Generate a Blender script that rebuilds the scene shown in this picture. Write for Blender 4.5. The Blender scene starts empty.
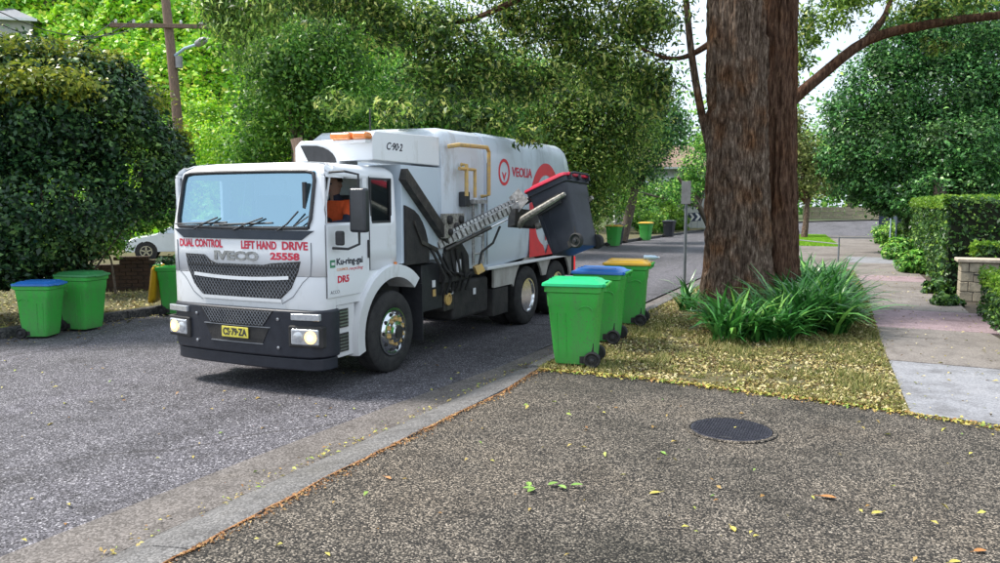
import bpy, bmesh, math, random
import numpy as np
from mathutils import Vector, Matrix
R = math.radians
rng = np.random.default_rng(7)
random.seed(7)
scene = bpy.context.scene
col = scene.collection

# ------------------------------------------------------------------ camera
CAM_H = 2.1
YAW, PITCH, FPX = R(25.0), math.atan(78 / 770.0), 770.0
cam_d = bpy.data.cameras.new("camera")
cam = bpy.data.objects.new("camera", cam_d)
col.objects.link(cam)
cam.location = (0, 0, CAM_H)
cam.rotation_euler = (R(90) - PITCH, 0, YAW)
cam_d.lens = FPX / 1000 * 36
cam_d.clip_start, cam_d.clip_end = 0.1, 2000
scene.camera = cam

# ------------------------------------------------------------------ light
SUN_EL, SUN_AZ = R(56), R(-100)          # azimuth from +Y, clockwise seen from above
world = bpy.data.worlds.new("World")
scene.world = world
world.use_nodes = True
wn, wl = world.node_tree.nodes, world.node_tree.links
wn.clear()
w_out = wn.new("ShaderNodeOutputWorld"); w_bg = wn.new("ShaderNodeBackground")
sky = wn.new("ShaderNodeTexSky"); sky.sky_type = 'NISHITA'; sky.sun_disc = False
sky.sun_elevation = SUN_EL; sky.sun_rotation = SUN_AZ
sky.air_density = 1.0; sky.dust_density = 2.5; sky.ozone_density = 1.2
w_tc = wn.new("ShaderNodeTexCoord"); w_nz = wn.new("ShaderNodeTexNoise")
w_nz.inputs["Scale"].default_value = 2.2; w_nz.inputs["Detail"].default_value = 6
w_rp = wn.new("ShaderNodeValToRGB")
w_rp.color_ramp.elements[0].position = 0.28; w_rp.color_ramp.elements[0].color = (0.55, 0.55, 0.55, 1)
w_rp.color_ramp.elements[1].position = 0.62; w_rp.color_ramp.elements[1].color = (0.92, 0.92, 0.92, 1)
w_mx = wn.new("ShaderNodeMix"); w_mx.data_type = 'RGBA'
wl.new(w_tc.outputs["Generated"], w_nz.inputs["Vector"]); wl.new(w_nz.outputs["Fac"], w_rp.inputs["Fac"])
wl.new(w_rp.outputs["Color"], w_mx.inputs[0]); wl.new(sky.outputs["Color"], w_mx.inputs[6])
w_mx.inputs[7].default_value = (5.4, 6.1, 6.9, 1)     # bright cloud cover, in the sky texture's own units
wl.new(w_mx.outputs[2], w_bg.inputs["Color"])
w_bg.inputs["Strength"].default_value = 0.115
wl.new(w_bg.outputs[0], w_out.inputs["Surface"])
sun_d = bpy.data.lights.new("sun", 'SUN'); sun_d.energy = 3.3; sun_d.angle = R(12); sun_d.color = (1, 0.95, 0.87)
sun = bpy.data.objects.new("sun", sun_d); col.objects.link(sun)
sdir = Vector((math.sin(SUN_AZ) * math.cos(SUN_EL), math.cos(SUN_AZ) * math.cos(SUN_EL), math.sin(SUN_EL)))
sun.rotation_euler = sdir.to_track_quat('Z', 'Y').to_euler()
scene.view_settings.view_transform = 'Standard'
scene.view_settings.look = 'None'
scene.view_settings.exposure = 0.98
scene.view_settings.gamma = 1

# ------------------------------------------------------------------ helpers
def cam_ray(px, py):
    u, v = (px - 500) / FPX, -(py - 281.5) / FPX
    y = math.cos(PITCH) + v * math.sin(PITCH); z = -math.sin(PITCH) + v * math.cos(PITCH)
    c, s = math.cos(YAW), math.sin(YAW)
    return Vector((u * c - y * s, u * s + y * c, z))
def at(px, py, depth):
    return cam_ray(px, py) * depth + Vector((0, 0, CAM_H))
def gr(px, py, z=0.0):
    d = cam_ray(px, py); return d * ((z - CAM_H) / d.z) + Vector((0, 0, CAM_H))

def tag(o, label=None, cat=None, group=None, kind=None):
    if label: o["label"] = label
    if cat: o["category"] = cat
    if group: o["group"] = group
    if kind: o["kind"] = kind
    return o
def empty(name, loc, label, cat, group=None, rz=0.0):
    o = bpy.data.objects.new(name, None); col.objects.link(o)
    o.empty_display_size = 0.2
    o.location = loc; o.rotation_euler = (0, 0, rz)
    return tag(o, label, cat, group)
def children_of(o): return [c for c in bpy.data.objects if c.parent == o]
def copy_tree(o, parent=None):
    c = o.copy(); col.objects.link(c)
    if parent: c.parent = parent
    for ch in children_of(o): copy_tree(ch, c)
    return c

class MB:
    """collects polygons of one part"""
    def __init__(s, scale=1.0): s.v, s.f, s.k = [], [], scale
    def add(s, vs, fs):
        o = len(s.v); s.v += [tuple(p) for p in vs]; s.f += [tuple(i + o for i in f) for f in fs]; return s
    def box(s, x0, x1, y0, y1, z0, z1, M=None):
        vs = [(x, y, z) for z in (z0, z1) for y in (y0, y1) for x in (x0, x1)]
        if M: vs = [M @ Vector(p) for p in vs]
        return s.add(vs, [(0, 2, 3, 1), (4, 5, 7, 6), (0, 1, 5, 4), (2, 6, 7, 3), (0, 4, 6, 2), (1, 3, 7, 5)])
    def loft(s, rings, cap0=True, cap1=True, closed=True):
        n = len(rings[0]); vs = [p for r in rings for p in r]; fs = []
        for i in range(len(rings) - 1):
            for j in range(n if closed else n - 1):
                a, b = i * n + j, i * n + (j + 1) % n
                fs.append((a, b, b + n, a + n))
        if cap0: fs.append(tuple(range(n - 1, -1, -1)))
        if cap1: fs.append(tuple(range((len(rings) - 1) * n, len(rings) * n)))
        return s.add(vs, fs)
    def prism(s, poly, axis, d0, d1):
        def P(a, b, d): return (d, a, b) if axis == 'x' else ((a, d, b) if axis == 'y' else (a, b, d))
        return s.loft([[P(a, b, d0) for a, b in poly], [P(a, b, d1) for a, b in poly]])
    def tube(s, pts, r, n=8, r1=None):
        pts = [Vector(p) for p in pts]; m = len(pts); rings = []
        rad = r if isinstance(r, (list, tuple)) else [r + ((r1 if r1 is not None else r) - r) * i / max(1, m - 1) for i in range(m)]
        up = None
        for i, p in enumerate(pts):
            t = (pts[min(i + 1, m - 1)] - pts[max(i - 1, 0)]).normalized()
            if up is None: up = Vector((0, 0, 1)) if abs(t.z) < 0.9 else Vector((1, 0, 0))
            a = t.cross(up).normalized(); up = a.cross(t).normalized()
            rings.append([p + (a * math.cos(2 * math.pi * k / n) + up * math.sin(2 * math.pi * k / n)) * rad[i] for k in range(n)])
        return s.loft(rings)
    def disc(s, c, axis, profile, n=24, caps=(True, True)):
        """lathe: profile = [(radius, offset along axis)]"""
        c = Vector(c); ax = Vector(axis).normalized()
        u = ax.cross(Vector((0, 0, 1)) if abs(ax.z) < .9 else Vector((1, 0, 0))).normalized(); w = ax.cross(u)
        return s.loft([[c + ax * h + (u * math.cos(2 * math.pi * k / n) + w * math.sin(2 * math.pi * k / n)) * max(r, .0005) for k in range(n)] for r, h in profile], *caps)
    def build(s, name, m, parent=None, smooth=False, bevel=0, seg=2, origin=(0, 0, 0)):
        k = s.k; ox, oy, oz = origin
        me = bpy.data.meshes.new(name)
        me.from_pydata([((x - ox) * k, (y - oy) * k, (z - oz) * k) for x, y, z in s.v], [], s.f)
        bm = bmesh.new(); bm.from_mesh(me); bmesh.ops.recalc_face_normals(bm, faces=bm.faces); bm.to_mesh(me); bm.free()
        me.materials.append(m)
        o = bpy.data.objects.new(name, me); col.objects.link(o)
        o.location = (ox * k, oy * k, oz * k)
        if parent: o.parent = parent
        if smooth:
            for p in me.polygons: p.use_smooth = True
            me.set_sharp_from_angle(angle=R(38))
        if bevel:
            b = o.modifiers.new("bevel", 'BEVEL'); b.width = bevel; b.segments = seg; b.limit_method = 'ANGLE'; b.angle_limit = R(35)
            for p in me.polygons: p.use_smooth = True
            b.harden_normals = True
        return o

def rrect(w, d, r, z, n=4, cx=0, cy=0):
    pts = []
    for sx, sy, a0 in ((1, 1, 0), (-1, 1, 90), (-1, -1, 180), (1, -1, 270)):
        for i in range(n + 1):
            a = R(a0 + 90 * i / n)
            pts.append((cx + sx * (w / 2 - r) + r * math.cos(a), cy + sy * (d / 2 - r) + r * math.sin(a), z))
    return pts

def np_mesh(name, V, F, m, parent=None, smooth=False):
    """V (n,3), F (m,k) numpy arrays"""
    me = bpy.data.meshes.new(name)
    nv, (nf, k) = len(V), F.shape
    me.vertices.add(nv); me.vertices.foreach_set("co", V.astype(np.float32).ravel())
    me.loops.add(nf * k); me.loops.foreach_set("vertex_index", F.astype(np.int32).ravel())
    me.polygons.add(nf); me.polygons.foreach_set("loop_start", np.arange(0, nf * k, k, dtype=np.int32))
    me.polygons.foreach_set("loop_total", np.full(nf, k, dtype=np.int32))
    if smooth: me.polygons.foreach_set("use_smooth", np.ones(nf, dtype=bool))
    me.update(calc_edges=True)
    me.materials.append(m)
    o = bpy.data.objects.new(name, me); col.objects.link(o)
    if parent:
        o.parent = parent
        o.location = -Vector(parent.location)
    return o

# ---- numpy value noise
_T = rng.random((64, 64, 64))
def vnoise(x, y, z):
    def fl(a):
        i = np.floor(a).astype(int); f = a - i; return i % 64, (i + 1) % 64, f * f * (3 - 2 * f)
    x0, x1, fx = fl(x); y0, y1, fy = fl(y); z0, z1, fz = fl(z)
    def L(a, b, t): return a + (b - a) * t
    return L(L(L(_T[x0, y0, z0], _T[x1, y0, z0], fx), L(_T[x0, y1, z0], _T[x1, y1, z0], fx), fy),
             L(L(_T[x0, y0, z1], _T[x1, y0, z1], fx), L(_T[x0, y1, z1], _T[x1, y1, z1], fx), fy), fz)

# ------------------------------------------------------------------ materials
def new_mat(name):
    m = bpy.data.materials.new(name); m.use_nodes = True
    nt = m.node_tree; return m, nt, nt.nodes, nt.links, nt.nodes["Principled BSDF"]
def ramp(nodes, stops):
    r = nodes.new("ShaderNodeValToRGB"); e = r.color_ramp.elements
    while len(e) < len(stops): e.new(0.5)
    for el, (p, c) in zip(e, stops): el.position = p; el.color = (*c, 1)
    return r
def pmat(name, c1, c2=None, scale=8, rough=.5, metal=0, bump=0, spec=.5, detail=5, lo=.35, hi=.65, bscale=None, coat=0, stretch=None):
    m, nt, N, L, P = new_mat(name)
    P.inputs["Roughness"].default_value = rough; P.inputs["Metallic"].default_value = metal
    P.inputs["Specular IOR Level"].default_value = spec; P.inputs["Coat Weight"].default_value = coat
    P.inputs["Coat Roughness"].default_value = .12
    tc = N.new("ShaderNodeTexCoord"); vec = tc.outputs["Object"]
    if stretch:
        mp = N.new("ShaderNodeMapping"); mp.inputs["Scale"].default_value = stretch; L.new(vec, mp.inputs["Vector"]); vec = mp.outputs[0]
    nz = N.new("ShaderNodeTexNoise"); nz.inputs["Scale"].default_value = scale; nz.inputs["Detail"].default_value = detail
    nz.inputs["Roughness"].default_value = .65
    L.new(vec, nz.inputs["Vector"])
    r = ramp(N, [(lo, c1), (hi, c2 or tuple(c * .86 for c in c1))]); L.new(nz.outputs["Fac"], r.inputs["Fac"])
    L.new(r.outputs["Color"], P.inputs["Base Color"])
    if bump:
        n2 = N.new("ShaderNodeTexNoise"); n2.inputs["Scale"].default_value = bscale or scale * 4; n2.inputs["Detail"].default_value = 4
        L.new(vec, n2.inputs["Vector"])
        b = N.new("ShaderNodeBump"); b.inputs["Strength"].default_value = bump; b.inputs["Distance"].default_value = .02
        L.new(n2.outputs["Fac"], b.inputs["Height"]); L.new(b.outputs[0], P.inputs["Normal"])
    return m
def dirty(name, clean, dirt, amount=.5, scale=3, rough=.4, coat=.3, low=None, speck=0):
    """painted metal with streaky grime; grime thickens towards the bottom edge when low=(z0,z1)"""
    m, nt, N, L, P = new_mat(name)
    P.inputs["Coat Weight"].default_value = coat; P.inputs["Coat Roughness"].default_value = .15
    tc = N.new("ShaderNodeTexCoord"); mp = N.new("ShaderNodeMapping"); mp.inputs["Scale"].default_value = (1, 1, .35)
    L.new(tc.outputs["Object"], mp.inputs["Vector"])
    nz = N.new("ShaderNodeTexNoise"); nz.inputs["Scale"].default_value = scale; nz.inputs["Detail"].default_value = 9; nz.inputs["Roughness"].default_value = .7
    L.new(mp.outputs[0], nz.inputs["Vector"])
    r = ramp(N, [(.62 - amount * .35, (0, 0, 0)), (.78, (1, 1, 1))]); L.new(nz.outputs["Fac"], r.inputs["Fac"]); fac = r.outputs["Color"]
    def both(a, b, op):
        q = N.new("ShaderNodeMath"); q.operation = op; q.use_clamp = True; L.new(a, q.inputs[0]); L.new(b, q.inputs[1]); return q.outputs[0]
    if low:
        sx = N.new("ShaderNodeSeparateXYZ"); L.new(tc.outputs["Object"], sx.inputs[0])
        mr = N.new("ShaderNodeMapRange"); mr.inputs["From Min"].default_value = low[0]; mr.inputs["From Max"].default_value = low[1]
        mr.inputs["To Min"].default_value = .5; mr.inputs["To Max"].default_value = 0
        L.new(sx.outputs["Z"], mr.inputs["Value"]); fac = both(fac, mr.outputs[0], 'ADD')
    if speck:
        n3 = N.new("ShaderNodeTexNoise"); n3.inputs["Scale"].default_value = 38; n3.inputs["Detail"].default_value = 3
        L.new(tc.outputs["Object"], n3.inputs["Vector"])
        r3 = ramp(N, [(.6 - speck * .1, (0, 0, 0)), (.66, (.8, .8, .8))]); L.new(n3.outputs["Fac"], r3.inputs["Fac"]); fac = both(fac, r3.outputs["Color"], 'ADD')
    mx = N.new("ShaderNodeMix"); mx.data_type = 'RGBA'; L.new(fac, mx.inputs[0])
    mx.inputs[6].default_value = (*clean, 1); mx.inputs[7].default_value = (*dirt, 1)
    L.new(mx.outputs[2], P.inputs["Base Color"])
    mr2 = N.new("ShaderNodeMapRange"); mr2.inputs["To Min"].default_value = rough; mr2.inputs["To Max"].default_value = .85
    L.new(fac, mr2.inputs["Value"]); L.new(mr2.outputs[0], P.inputs["Roughness"])
    return m
def leafmat(name, stops, rough=.45, trans=.35, clump=None):
    """every leaf its own tint (random per island); clump mixes in a second set of tints by patches"""
    m, nt, N, L, P = new_mat(name)
    P.inputs["Roughness"].default_value = rough; P.inputs["Specular IOR Level"].default_value = .4
    g = N.new("ShaderNodeNewGeometry")
    r = ramp(N, stops); L.new(g.outputs["Random Per Island"], r.inputs["Fac"]); c = r.outputs["Color"]
    if clump:
        tc = N.new("ShaderNodeTexCoord"); nz = N.new("ShaderNodeTexNoise"); nz.inputs["Scale"].default_value = clump[0]; nz.inputs["Detail"].default_value = 3
        L.new(tc.outputs["Object"], nz.inputs["Vector"])
        rr = ramp(N, [(clump[2], (0, 0, 0)), (clump[2] + .16, (1, 1, 1))]); L.new(nz.outputs["Fac"], rr.inputs["Fac"])
        r2 = ramp(N, clump[1]); L.new(g.outputs["Random Per Island"], r2.inputs["Fac"])
        mx = N.new("ShaderNodeMix"); mx.data_type = 'RGBA'; L.new(rr.outputs["Color"], mx.inputs[0]); L.new(c, mx.inputs[6]); L.new(r2.outputs["Color"], mx.inputs[7]); c = mx.outputs[2]
    L.new(c, P.inputs["Base Color"])
    if trans:
        t = N.new("ShaderNodeBsdfTranslucent"); L.new(c, t.inputs["Color"])
        ms = N.new("ShaderNodeMixShader"); ms.inputs[0].default_value = trans
        L.new(P.outputs[0], ms.inputs[1]); L.new(t.outputs[0], ms.inputs[2])
        L.new(ms.outputs[0], N["Material Output"].inputs["Surface"])
    return m
def aggregate(name, stops, scale, patch, rough=.8, bump=.5, drift=(1, 1, 1), crack=0, fine=True):
    """stones of many tints in binder: voronoi cells; wear patches (stretched by drift), stains and hairline cracks over them"""
    m, nt, N, L, P = new_mat(name)
    P.inputs["Roughness"].default_value = rough; P.inputs["Specular IOR Level"].default_value = .3
    tc = N.new("ShaderNodeTexCoord"); v = N.new("ShaderNodeTexVoronoi"); v.inputs["Scale"].default_value = scale
    v.inputs["Randomness"].default_value = 1
    L.new(tc.outputs["Object"], v.inputs["Vector"])
    sp = N.new("ShaderNodeSeparateColor"); L.new(v.outputs["Color"], sp.inputs[0])
    r = ramp(N, stops); L.new(sp.outputs[0], r.inputs["Fac"]); c = r.outputs["Color"]
    def mul(c, fac_out, stops_):
        pr = ramp(N, stops_); L.new(fac_out, pr.inputs["Fac"])
        mx = N.new("ShaderNodeMix"); mx.data_type = 'RGBA'; mx.blend_type = 'MULTIPLY'; mx.inputs[0].default_value = 1
        L.new(c, mx.inputs[6]); L.new(pr.outputs["Color"], mx.inputs[7]); return mx.outputs[2]
    mp = N.new("ShaderNodeMapping"); mp.inputs["Scale"].default_value = drift; L.new(tc.outputs["Object"], mp.inputs["Vector"])
    def noise(vec, sc, det=8, ro=.6):
        nz = N.new("ShaderNodeTexNoise"); nz.inputs["Scale"].default_value = sc; nz.inputs["Detail"].default_value = det; nz.inputs["Roughness"].default_value = ro
        L.new(vec, nz.inputs["Vector"]); return nz.outputs["Fac"]
    c = mul(c, noise(mp.outputs[0], .6), [(.32, patch[0]), (.5, (1, 1, 1)), (.7, patch[1])])
    c = mul(c, noise(tc.outputs["Object"], 2.7, 9, .7), [(.36, (.72, .71, .70)), (.5, (1, 1, 1)), (.68, (1.12, 1.11, 1.09))])
    if crack:
        n = noise(tc.outputs["Object"], 1.5, 4)
        mx0 = N.new("ShaderNodeMix"); mx0.data_type = 'VECTOR'; mx0.inputs[0].default_value = .35
        co = N.new("ShaderNodeTexNoise"); co.inputs["Scale"].default_value = 1.2; L.new(tc.outputs["Object"], co.inputs["Vector"])
        L.new(tc.outputs["Object"], mx0.inputs[4]); L.new(co.outputs["Color"], mx0.inputs[5])
        vc = N.new("ShaderNodeTexVoronoi"); vc.feature = 'DISTANCE_TO_EDGE'; vc.inputs["Scale"].default_value = crack; L.new(mx0.outputs[1], vc.inputs["Vector"])
        c = mul(c, vc.outputs["Distance"], [(.0, (.55, .53, .51)), (.006, (1, 1, 1))])
    L.new(c, P.inputs["Base Color"])
    b = N.new("ShaderNodeBump"); b.inputs["Strength"].default_value = bump; b.inputs["Distance"].default_value = .008; b.invert = True
    L.new(v.outputs["Distance"], b.inputs["Height"]); L.new(b.outputs[0], P.inputs["Normal"])
    return m
def emit(name, c, s):
    m, nt, N, L, P = new_mat(name)
    P.inputs["Base Color"].default_value = (*c, 1); P.inputs["Emission Color"].default_value = (*c, 1); P.inputs["Emission Strength"].default_value = s
    return m
def glassmat(name, tint, gloss, rough=.02, tint2=(.9, .97, 1)):
    """coated pane: mirror share plus a tinted see-through share"""
    m, nt, N, L, P = new_mat(name)
    g = N.new("ShaderNodeBsdfGlossy"); g.inputs["Roughness"].default_value = rough; g.inputs["Color"].default_value = (*tint2, 1)
    t = N.new("ShaderNodeBsdfTransparent"); t.inputs["Color"].default_value = (*tint, 1)
    ms = N.new("ShaderNodeMixShader"); ms.inputs[0].default_value = gloss
    L.new(t.outputs[0], ms.inputs[1]); L.new(g.outputs[0], ms.inputs[2]); L.new(ms.outputs[0], N["Material Output"].inputs["Surface"])
    return m

M = {}
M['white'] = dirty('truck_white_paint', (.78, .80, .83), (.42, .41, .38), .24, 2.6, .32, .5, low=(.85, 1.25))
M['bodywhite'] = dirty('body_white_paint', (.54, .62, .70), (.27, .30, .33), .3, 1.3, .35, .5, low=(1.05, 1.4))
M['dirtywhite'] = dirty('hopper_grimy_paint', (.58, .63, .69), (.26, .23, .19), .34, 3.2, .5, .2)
M['guard'] = dirty('dusty_side_guard', (.42, .41, .38), (.22, .19, .16), .6, 5, .7, 0)
M['black'] = pmat('black_plastic', (.018, .019, .022), (.03, .031, .035), 14, .5, bump=.1)
M['bumper'] = pmat('dark_bumper_plastic', (.011, .013, .021), (.018, .021, .031), 10, .45, bump=.06)
M['band'] = pmat('dark_blue_grey_band', (.02, .03, .05), (.03, .04, .06), 8, .3)
M['rubber'] = pmat('tyre_rubber', (.014, .014, .015), (.035, .034, .033), 9, .85, bump=.25)
M['steel'] = pmat('bare_steel', (.5, .51, .53), (.28, .28, .29), 12, .33, .9, bump=.08)
M['chrome'] = pmat('chrome', (.8, .82, .84), (.6, .62, .64), 16, .16, 1)
M['darksteel'] = pmat('greasy_dark_steel', (.035, .034, .034), (.09, .082, .072), 9, .55, .5, bump=.2)
M['chassis'] = pmat('chassis_black', (.012, .012, .013), (.035, .032, .03), 6, .7, bump=.2)
M['armgrey'] = pmat('worn_arm_metal', (.5, .5, .5), (.2, .19, .18), 15, .5, .4, bump=.2)
M['jaw'] = pmat('worn_pale_jaw_metal', (.42, .40, .35), (.12, .11, .095), 26, .6, .2, bump=.3)
M['yellow'] = pmat('worn_yellow_paint', (.62, .40, .10), (.42, .30, .16), 14, .5, bump=.1)
M['orange'] = pmat('orange_lens', (.85, .28, .05), (.7, .2, .04), 10, .25, coat=.6)
M['red'] = pmat('red_print', (.72, .03, .05), (.62, .03, .05), 6, .4)
M['redtxt'] = pmat('red_lettering', (.62, .03, .07), (.5, .03, .06), 6, .45)
M['blacktxt'] = pmat('black_lettering', (.02, .02, .035), (.03, .03, .05), 6, .5)
M['greytxt'] = pmat('grey_lettering', (.16, .17, .19), (.22, .23, .25), 6, .45)
M['orangetxt'] = pmat('orange_lettering', (.75, .28, .08), (.6, .2, .06), 6, .5)
M['greentxt'] = pmat('green_badge', (.06, .28, .14), (.05, .2, .11), 6, .5)
M['plate'] = pmat('number_plate_yellow', (.80, .70, .10), (.72, .62, .09), 9, .4)
M['interior'] = pmat('cab_interior', (.045, .045, .05), (.07, .07, .075), 6, .8)
M['screen'] = glassmat('windscreen_glass', (.45, .62, .68), .50, .04, (.50, .76, .92))
M['glass'] = glassmat('side_window_glass', (.42, .46, .46), .10)
M['carglass'] = glassmat('car_window_glass', (.3, .36, .36), .45)
M['mirror'] = pmat('mirror_casing', (.012, .013, .02), (.022, .024, .034), 8, .28, coat=.5)
M['lensclear'] = pmat('lamp_lens', (.62, .64, .66), (.45, .47, .5), 30, .15, .4, coat=.6)
M['lampwarm'] = emit('lit_headlamp', (1, .56, .14), 2.2)
M['lampcore'] = emit('lit_bulb', (1, .78, .42), 9)
M['tred'] = emit('tail_lamp_red', (.7, .02, .03), .35)
M['skin'] = pmat('skin', (.42, .25, .18), (.36, .2, .15), 12, .55)
M['vest'] = pmat('orange_hi_vis_cloth', (.92, .13, .03), (.78, .10, .02), 18, .8, bump=.2)
M['navy'] = pmat('navy_cloth', (.02, .025, .05), (.03, .035, .06), 18, .85)
M['hair'] = pmat('brown_hair', (.03, .02, .014), (.05, .032, .02), 40, .7, stretch=(1, 1, .2))
# bins
M['bin_green'] = dirty('bin_green_plastic', (.04, .40, .05), (.09, .27, .08), .42, 5, .5, .05, low=(.0, .35), speck=.1)
M['bin_lid_green'] = pmat('bin_lid_bright_green', (.015, .50, .19), (.015, .42, .15), 5, .42)
M['bin_lid_blue'] = pmat('bin_lid_blue', (.02, .16, .52), (.02, .13, .42), 5, .42)
M['bin_lid_yellow'] = pmat('bin_lid_yellow', (.68, .40, .02), (.58, .33, .02), 5, .42)
M['bin_lid_olive'] = pmat('bin_lid_dull_green', (.05, .28, .09), (.04, .22, .07), 5, .45)
M['bin_lid_red'] = pmat('bin_lid_red', (.56, .02, .06), (.45, .02, .05), 5, .42)
M['bin_char'] = pmat('bin_charcoal_plastic', (.013, .016, .025), (.021, .025, .036), 6, .45, bump=.05)
# ground
M['asphalt'] = aggregate('road_asphalt', [(0, (.016, .015, .018)), (.4, (.064, .061, .070)), (.75, (.125, .119, .134)), (.93, (.205, .196, .217)), (1, (.42, .41, .43))], 88, ((.60, .60, .60), (1.16, 1.15, 1.18)), .78, .45, (1, .10, 1), .3)
M['drive'] = aggregate('driveway_coarse_asphalt', [(0, (.008, .0075, .0072)), (.44, (.030, .027, .0235)), (.64, (.078, .068, .057)), (.86, (.172, .148, .120)), (1, (.36, .315, .262))], 108, ((.42, .44, .43), (1.18, 1.12, 1.04)), .85, .6, (.7, .9, 1))
M['gutter'] = aggregate('gutter_concrete', [(0, (.075, .066, .06)), (.5, (.125, .112, .105)), (1, (.21, .19, .18))], 75, ((.7, .68, .64), (1.05, 1.04, 1.03)), .85, .25)
M['kerb'] = aggregate('kerb_concrete', [(0, (.08, .077, .076)), (.5, (.128, .124, .123)), (1, (.215, .208, .205))], 80, ((.68, .66, .6), (1.08, 1.08, 1.08)), .85, .3)
M['kerbdark'] = aggregate('dark_stone_kerb', [(0, (.03, .03, .034)), (.5, (.06, .058, .06)), (1, (.12, .115, .11))], 40, ((.7, .7, .7), (1.1, 1.1, 1.1)), .9, .4)
def slabmat(n, a, b): return aggregate(n, [(0, a), (.5, tuple((x + y) / 2 for x, y in zip(a, b))), (1, b)], 70, ((.72, .70, .68), (1.07, 1.06, 1.05)), .9, .25)
M['slab_new'] = slabmat('pale_new_concrete', (.18, .183, .2), (.28, .285, .31))
M['slab_old'] = slabmat('old_brownish_concrete', (.145, .128, .12), (.24, .218, .2))
M['slab_pink'] = slabmat('pinkish_pavers', (.20, .145, .155), (.34, .26, .28))
M['soil'] = pmat('dark_mulch_soil', (.035, .028, .02), (.085, .066, .045), 14, .95, bump=.6, bscale=60)
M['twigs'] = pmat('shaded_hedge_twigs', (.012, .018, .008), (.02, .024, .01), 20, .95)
M['vergesoil'] = pmat('leaf_strewn_soil', (.13, .105, .05), (.06, .065, .022), 9, .95, bump=.6, bscale=70)
M['farground'] = pmat('far_ground', (.06, .09, .03), (.09, .10, .04), .3, .95)
M['lawn'] = pmat('lawn_base', (.12, .26, .02), (.17, .32, .03), 6, .95, bump=.4, bscale=60)
M['orangegrit'] = pmat('orange_brown_grit', (.36, .16, .06), (.22, .12, .06), 22, .95, bump=.7, bscale=90)
M['stone'] = pmat('weathered_sandstone', (.42, .36, .26), (.22, .19, .14), 9, .9, bump=.5)
M['stonecap'] = pmat('pale_sandstone_cap', (.54, .46, .36), (.38, .32, .25), 9, .9, bump=.4)
M['brick'] = pmat('dark_brown_brick', (.075, .04, .025), (.045, .028, .02), 6, .9, bump=.4)
M['timber'] = pmat('weathered_pole_timber', (.26, .17, .12), (.12, .085, .065), 7, .9, bump=.5, stretch=(6, 6, .5))
M['postgrey'] = pmat('galvanised_post', (.17, .19, .21), (.25, .27, .29), 9, .5, .5)
M['signback'] = pmat('grey_sign_back', (.33, .33, .33), (.25, .25, .25), 7, .5, .3)
M['lampblue'] = pmat('pale_blue_lamp_arm', (.45, .60, .72), (.38, .5, .6), 7, .4)
M['wire'] = pmat('cable_black', (.02, .02, .02), (.03, .03, .03), 7, .6)
M['roof'] = pmat('terracotta_roof', (.30, .20, .15), (.20, .14, .11), 5, .9, bump=.4)
M['wallpale'] = pmat('pale_render_wall', (.5, .5, .48), (.42, .42, .4), 3, .9)
M['greyroof'] = pmat('grey_roof', (.22, .23, .26), (.16, .17, .19), 6, .8)
M['bluefence'] = pmat('dark_blue_fence', (.03, .045, .09), (.045, .06, .11), 6, .6)
M['chev'] = pmat('white_sign_face', (.75, .76, .78), (.7, .7, .72), 6, .5)
M['carpaint'] = pmat('white_car_paint', (.72, .76, .78), (.66, .70, .72), 4, .25, coat=.8)
# ------------------------------------------------------------------ foliage generators
def leaf_mesh(name, C, Nrm, size, m, parent=None, ratio=.5, droop=0.0, jitter=.35):
    n = len(C)
    a = rng.normal(size=(n, 3)); a[:, 2] -= droop
    Nrm = Nrm / (np.linalg.norm(Nrm, axis=1, keepdims=True) + 1e-9)
    a -= Nrm * np.sum(a * Nrm, axis=1, keepdims=True); a /= np.linalg.norm(a, axis=1, keepdims=True) + 1e-9
    b = np.cross(Nrm, a)
    s = (size * (1 + jitter * rng.normal(size=n)).clip(.4, 1.9))[:, None]
    fold = Nrm * s * .12
    V = np.stack([C - a * s * .5, C + b * s * ratio * .5 + fold - a * s * .05, C + a * s * .5 - Nrm * s * .1, C - b * s * ratio * .5 + fold - a * s * .05], axis=1).reshape(-1, 3)
    return np_mesh(name, V, np.arange(n * 4).reshape(-1, 4), m, parent)
def unit(n):
    d = rng.normal(size=(n, 3)); return d / np.linalg.norm(d, axis=1, keepdims=True)
def crown(name, blobs, n, size, m, parent=None, inner=.55, spread=.16, per=45, up=.5, droop=0., ratio=.5, flat=1.):
    """blobs: [(x,y,z,rx,ry,rz)]; leaves gather in many small clumps near the blobs' outer shell"""
    B = np.array(blobs, float); w = (B[:, 3] * B[:, 4] + B[:, 4] * B[:, 5] + B[:, 3] * B[:, 5]); w /= w.sum()
    K = max(8, n // per); bi = rng.choice(len(B), K, p=w)
    d = unit(K); r = (inner + (1 - inner) * rng.random(K))[:, None]
    cc = B[bi, :3] + d * B[bi, 3:6] * r
    ci = rng.integers(0, K, n)
    sg = (B[bi][:, 3:6].min(axis=1) * spread)[ci][:, None]
    off = rng.normal(size=(n, 3)) * sg; off[:, 2] *= flat
    P = cc[ci] + off
    N_ = d[ci] * .7 + rng.normal(size=(n, 3)) * .55; N_[:, 2] += up
    P[:, 2] = np.maximum(P[:, 2], .06)
    return leaf_mesh(name, P, N_, size, m, parent, ratio, droop)
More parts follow.
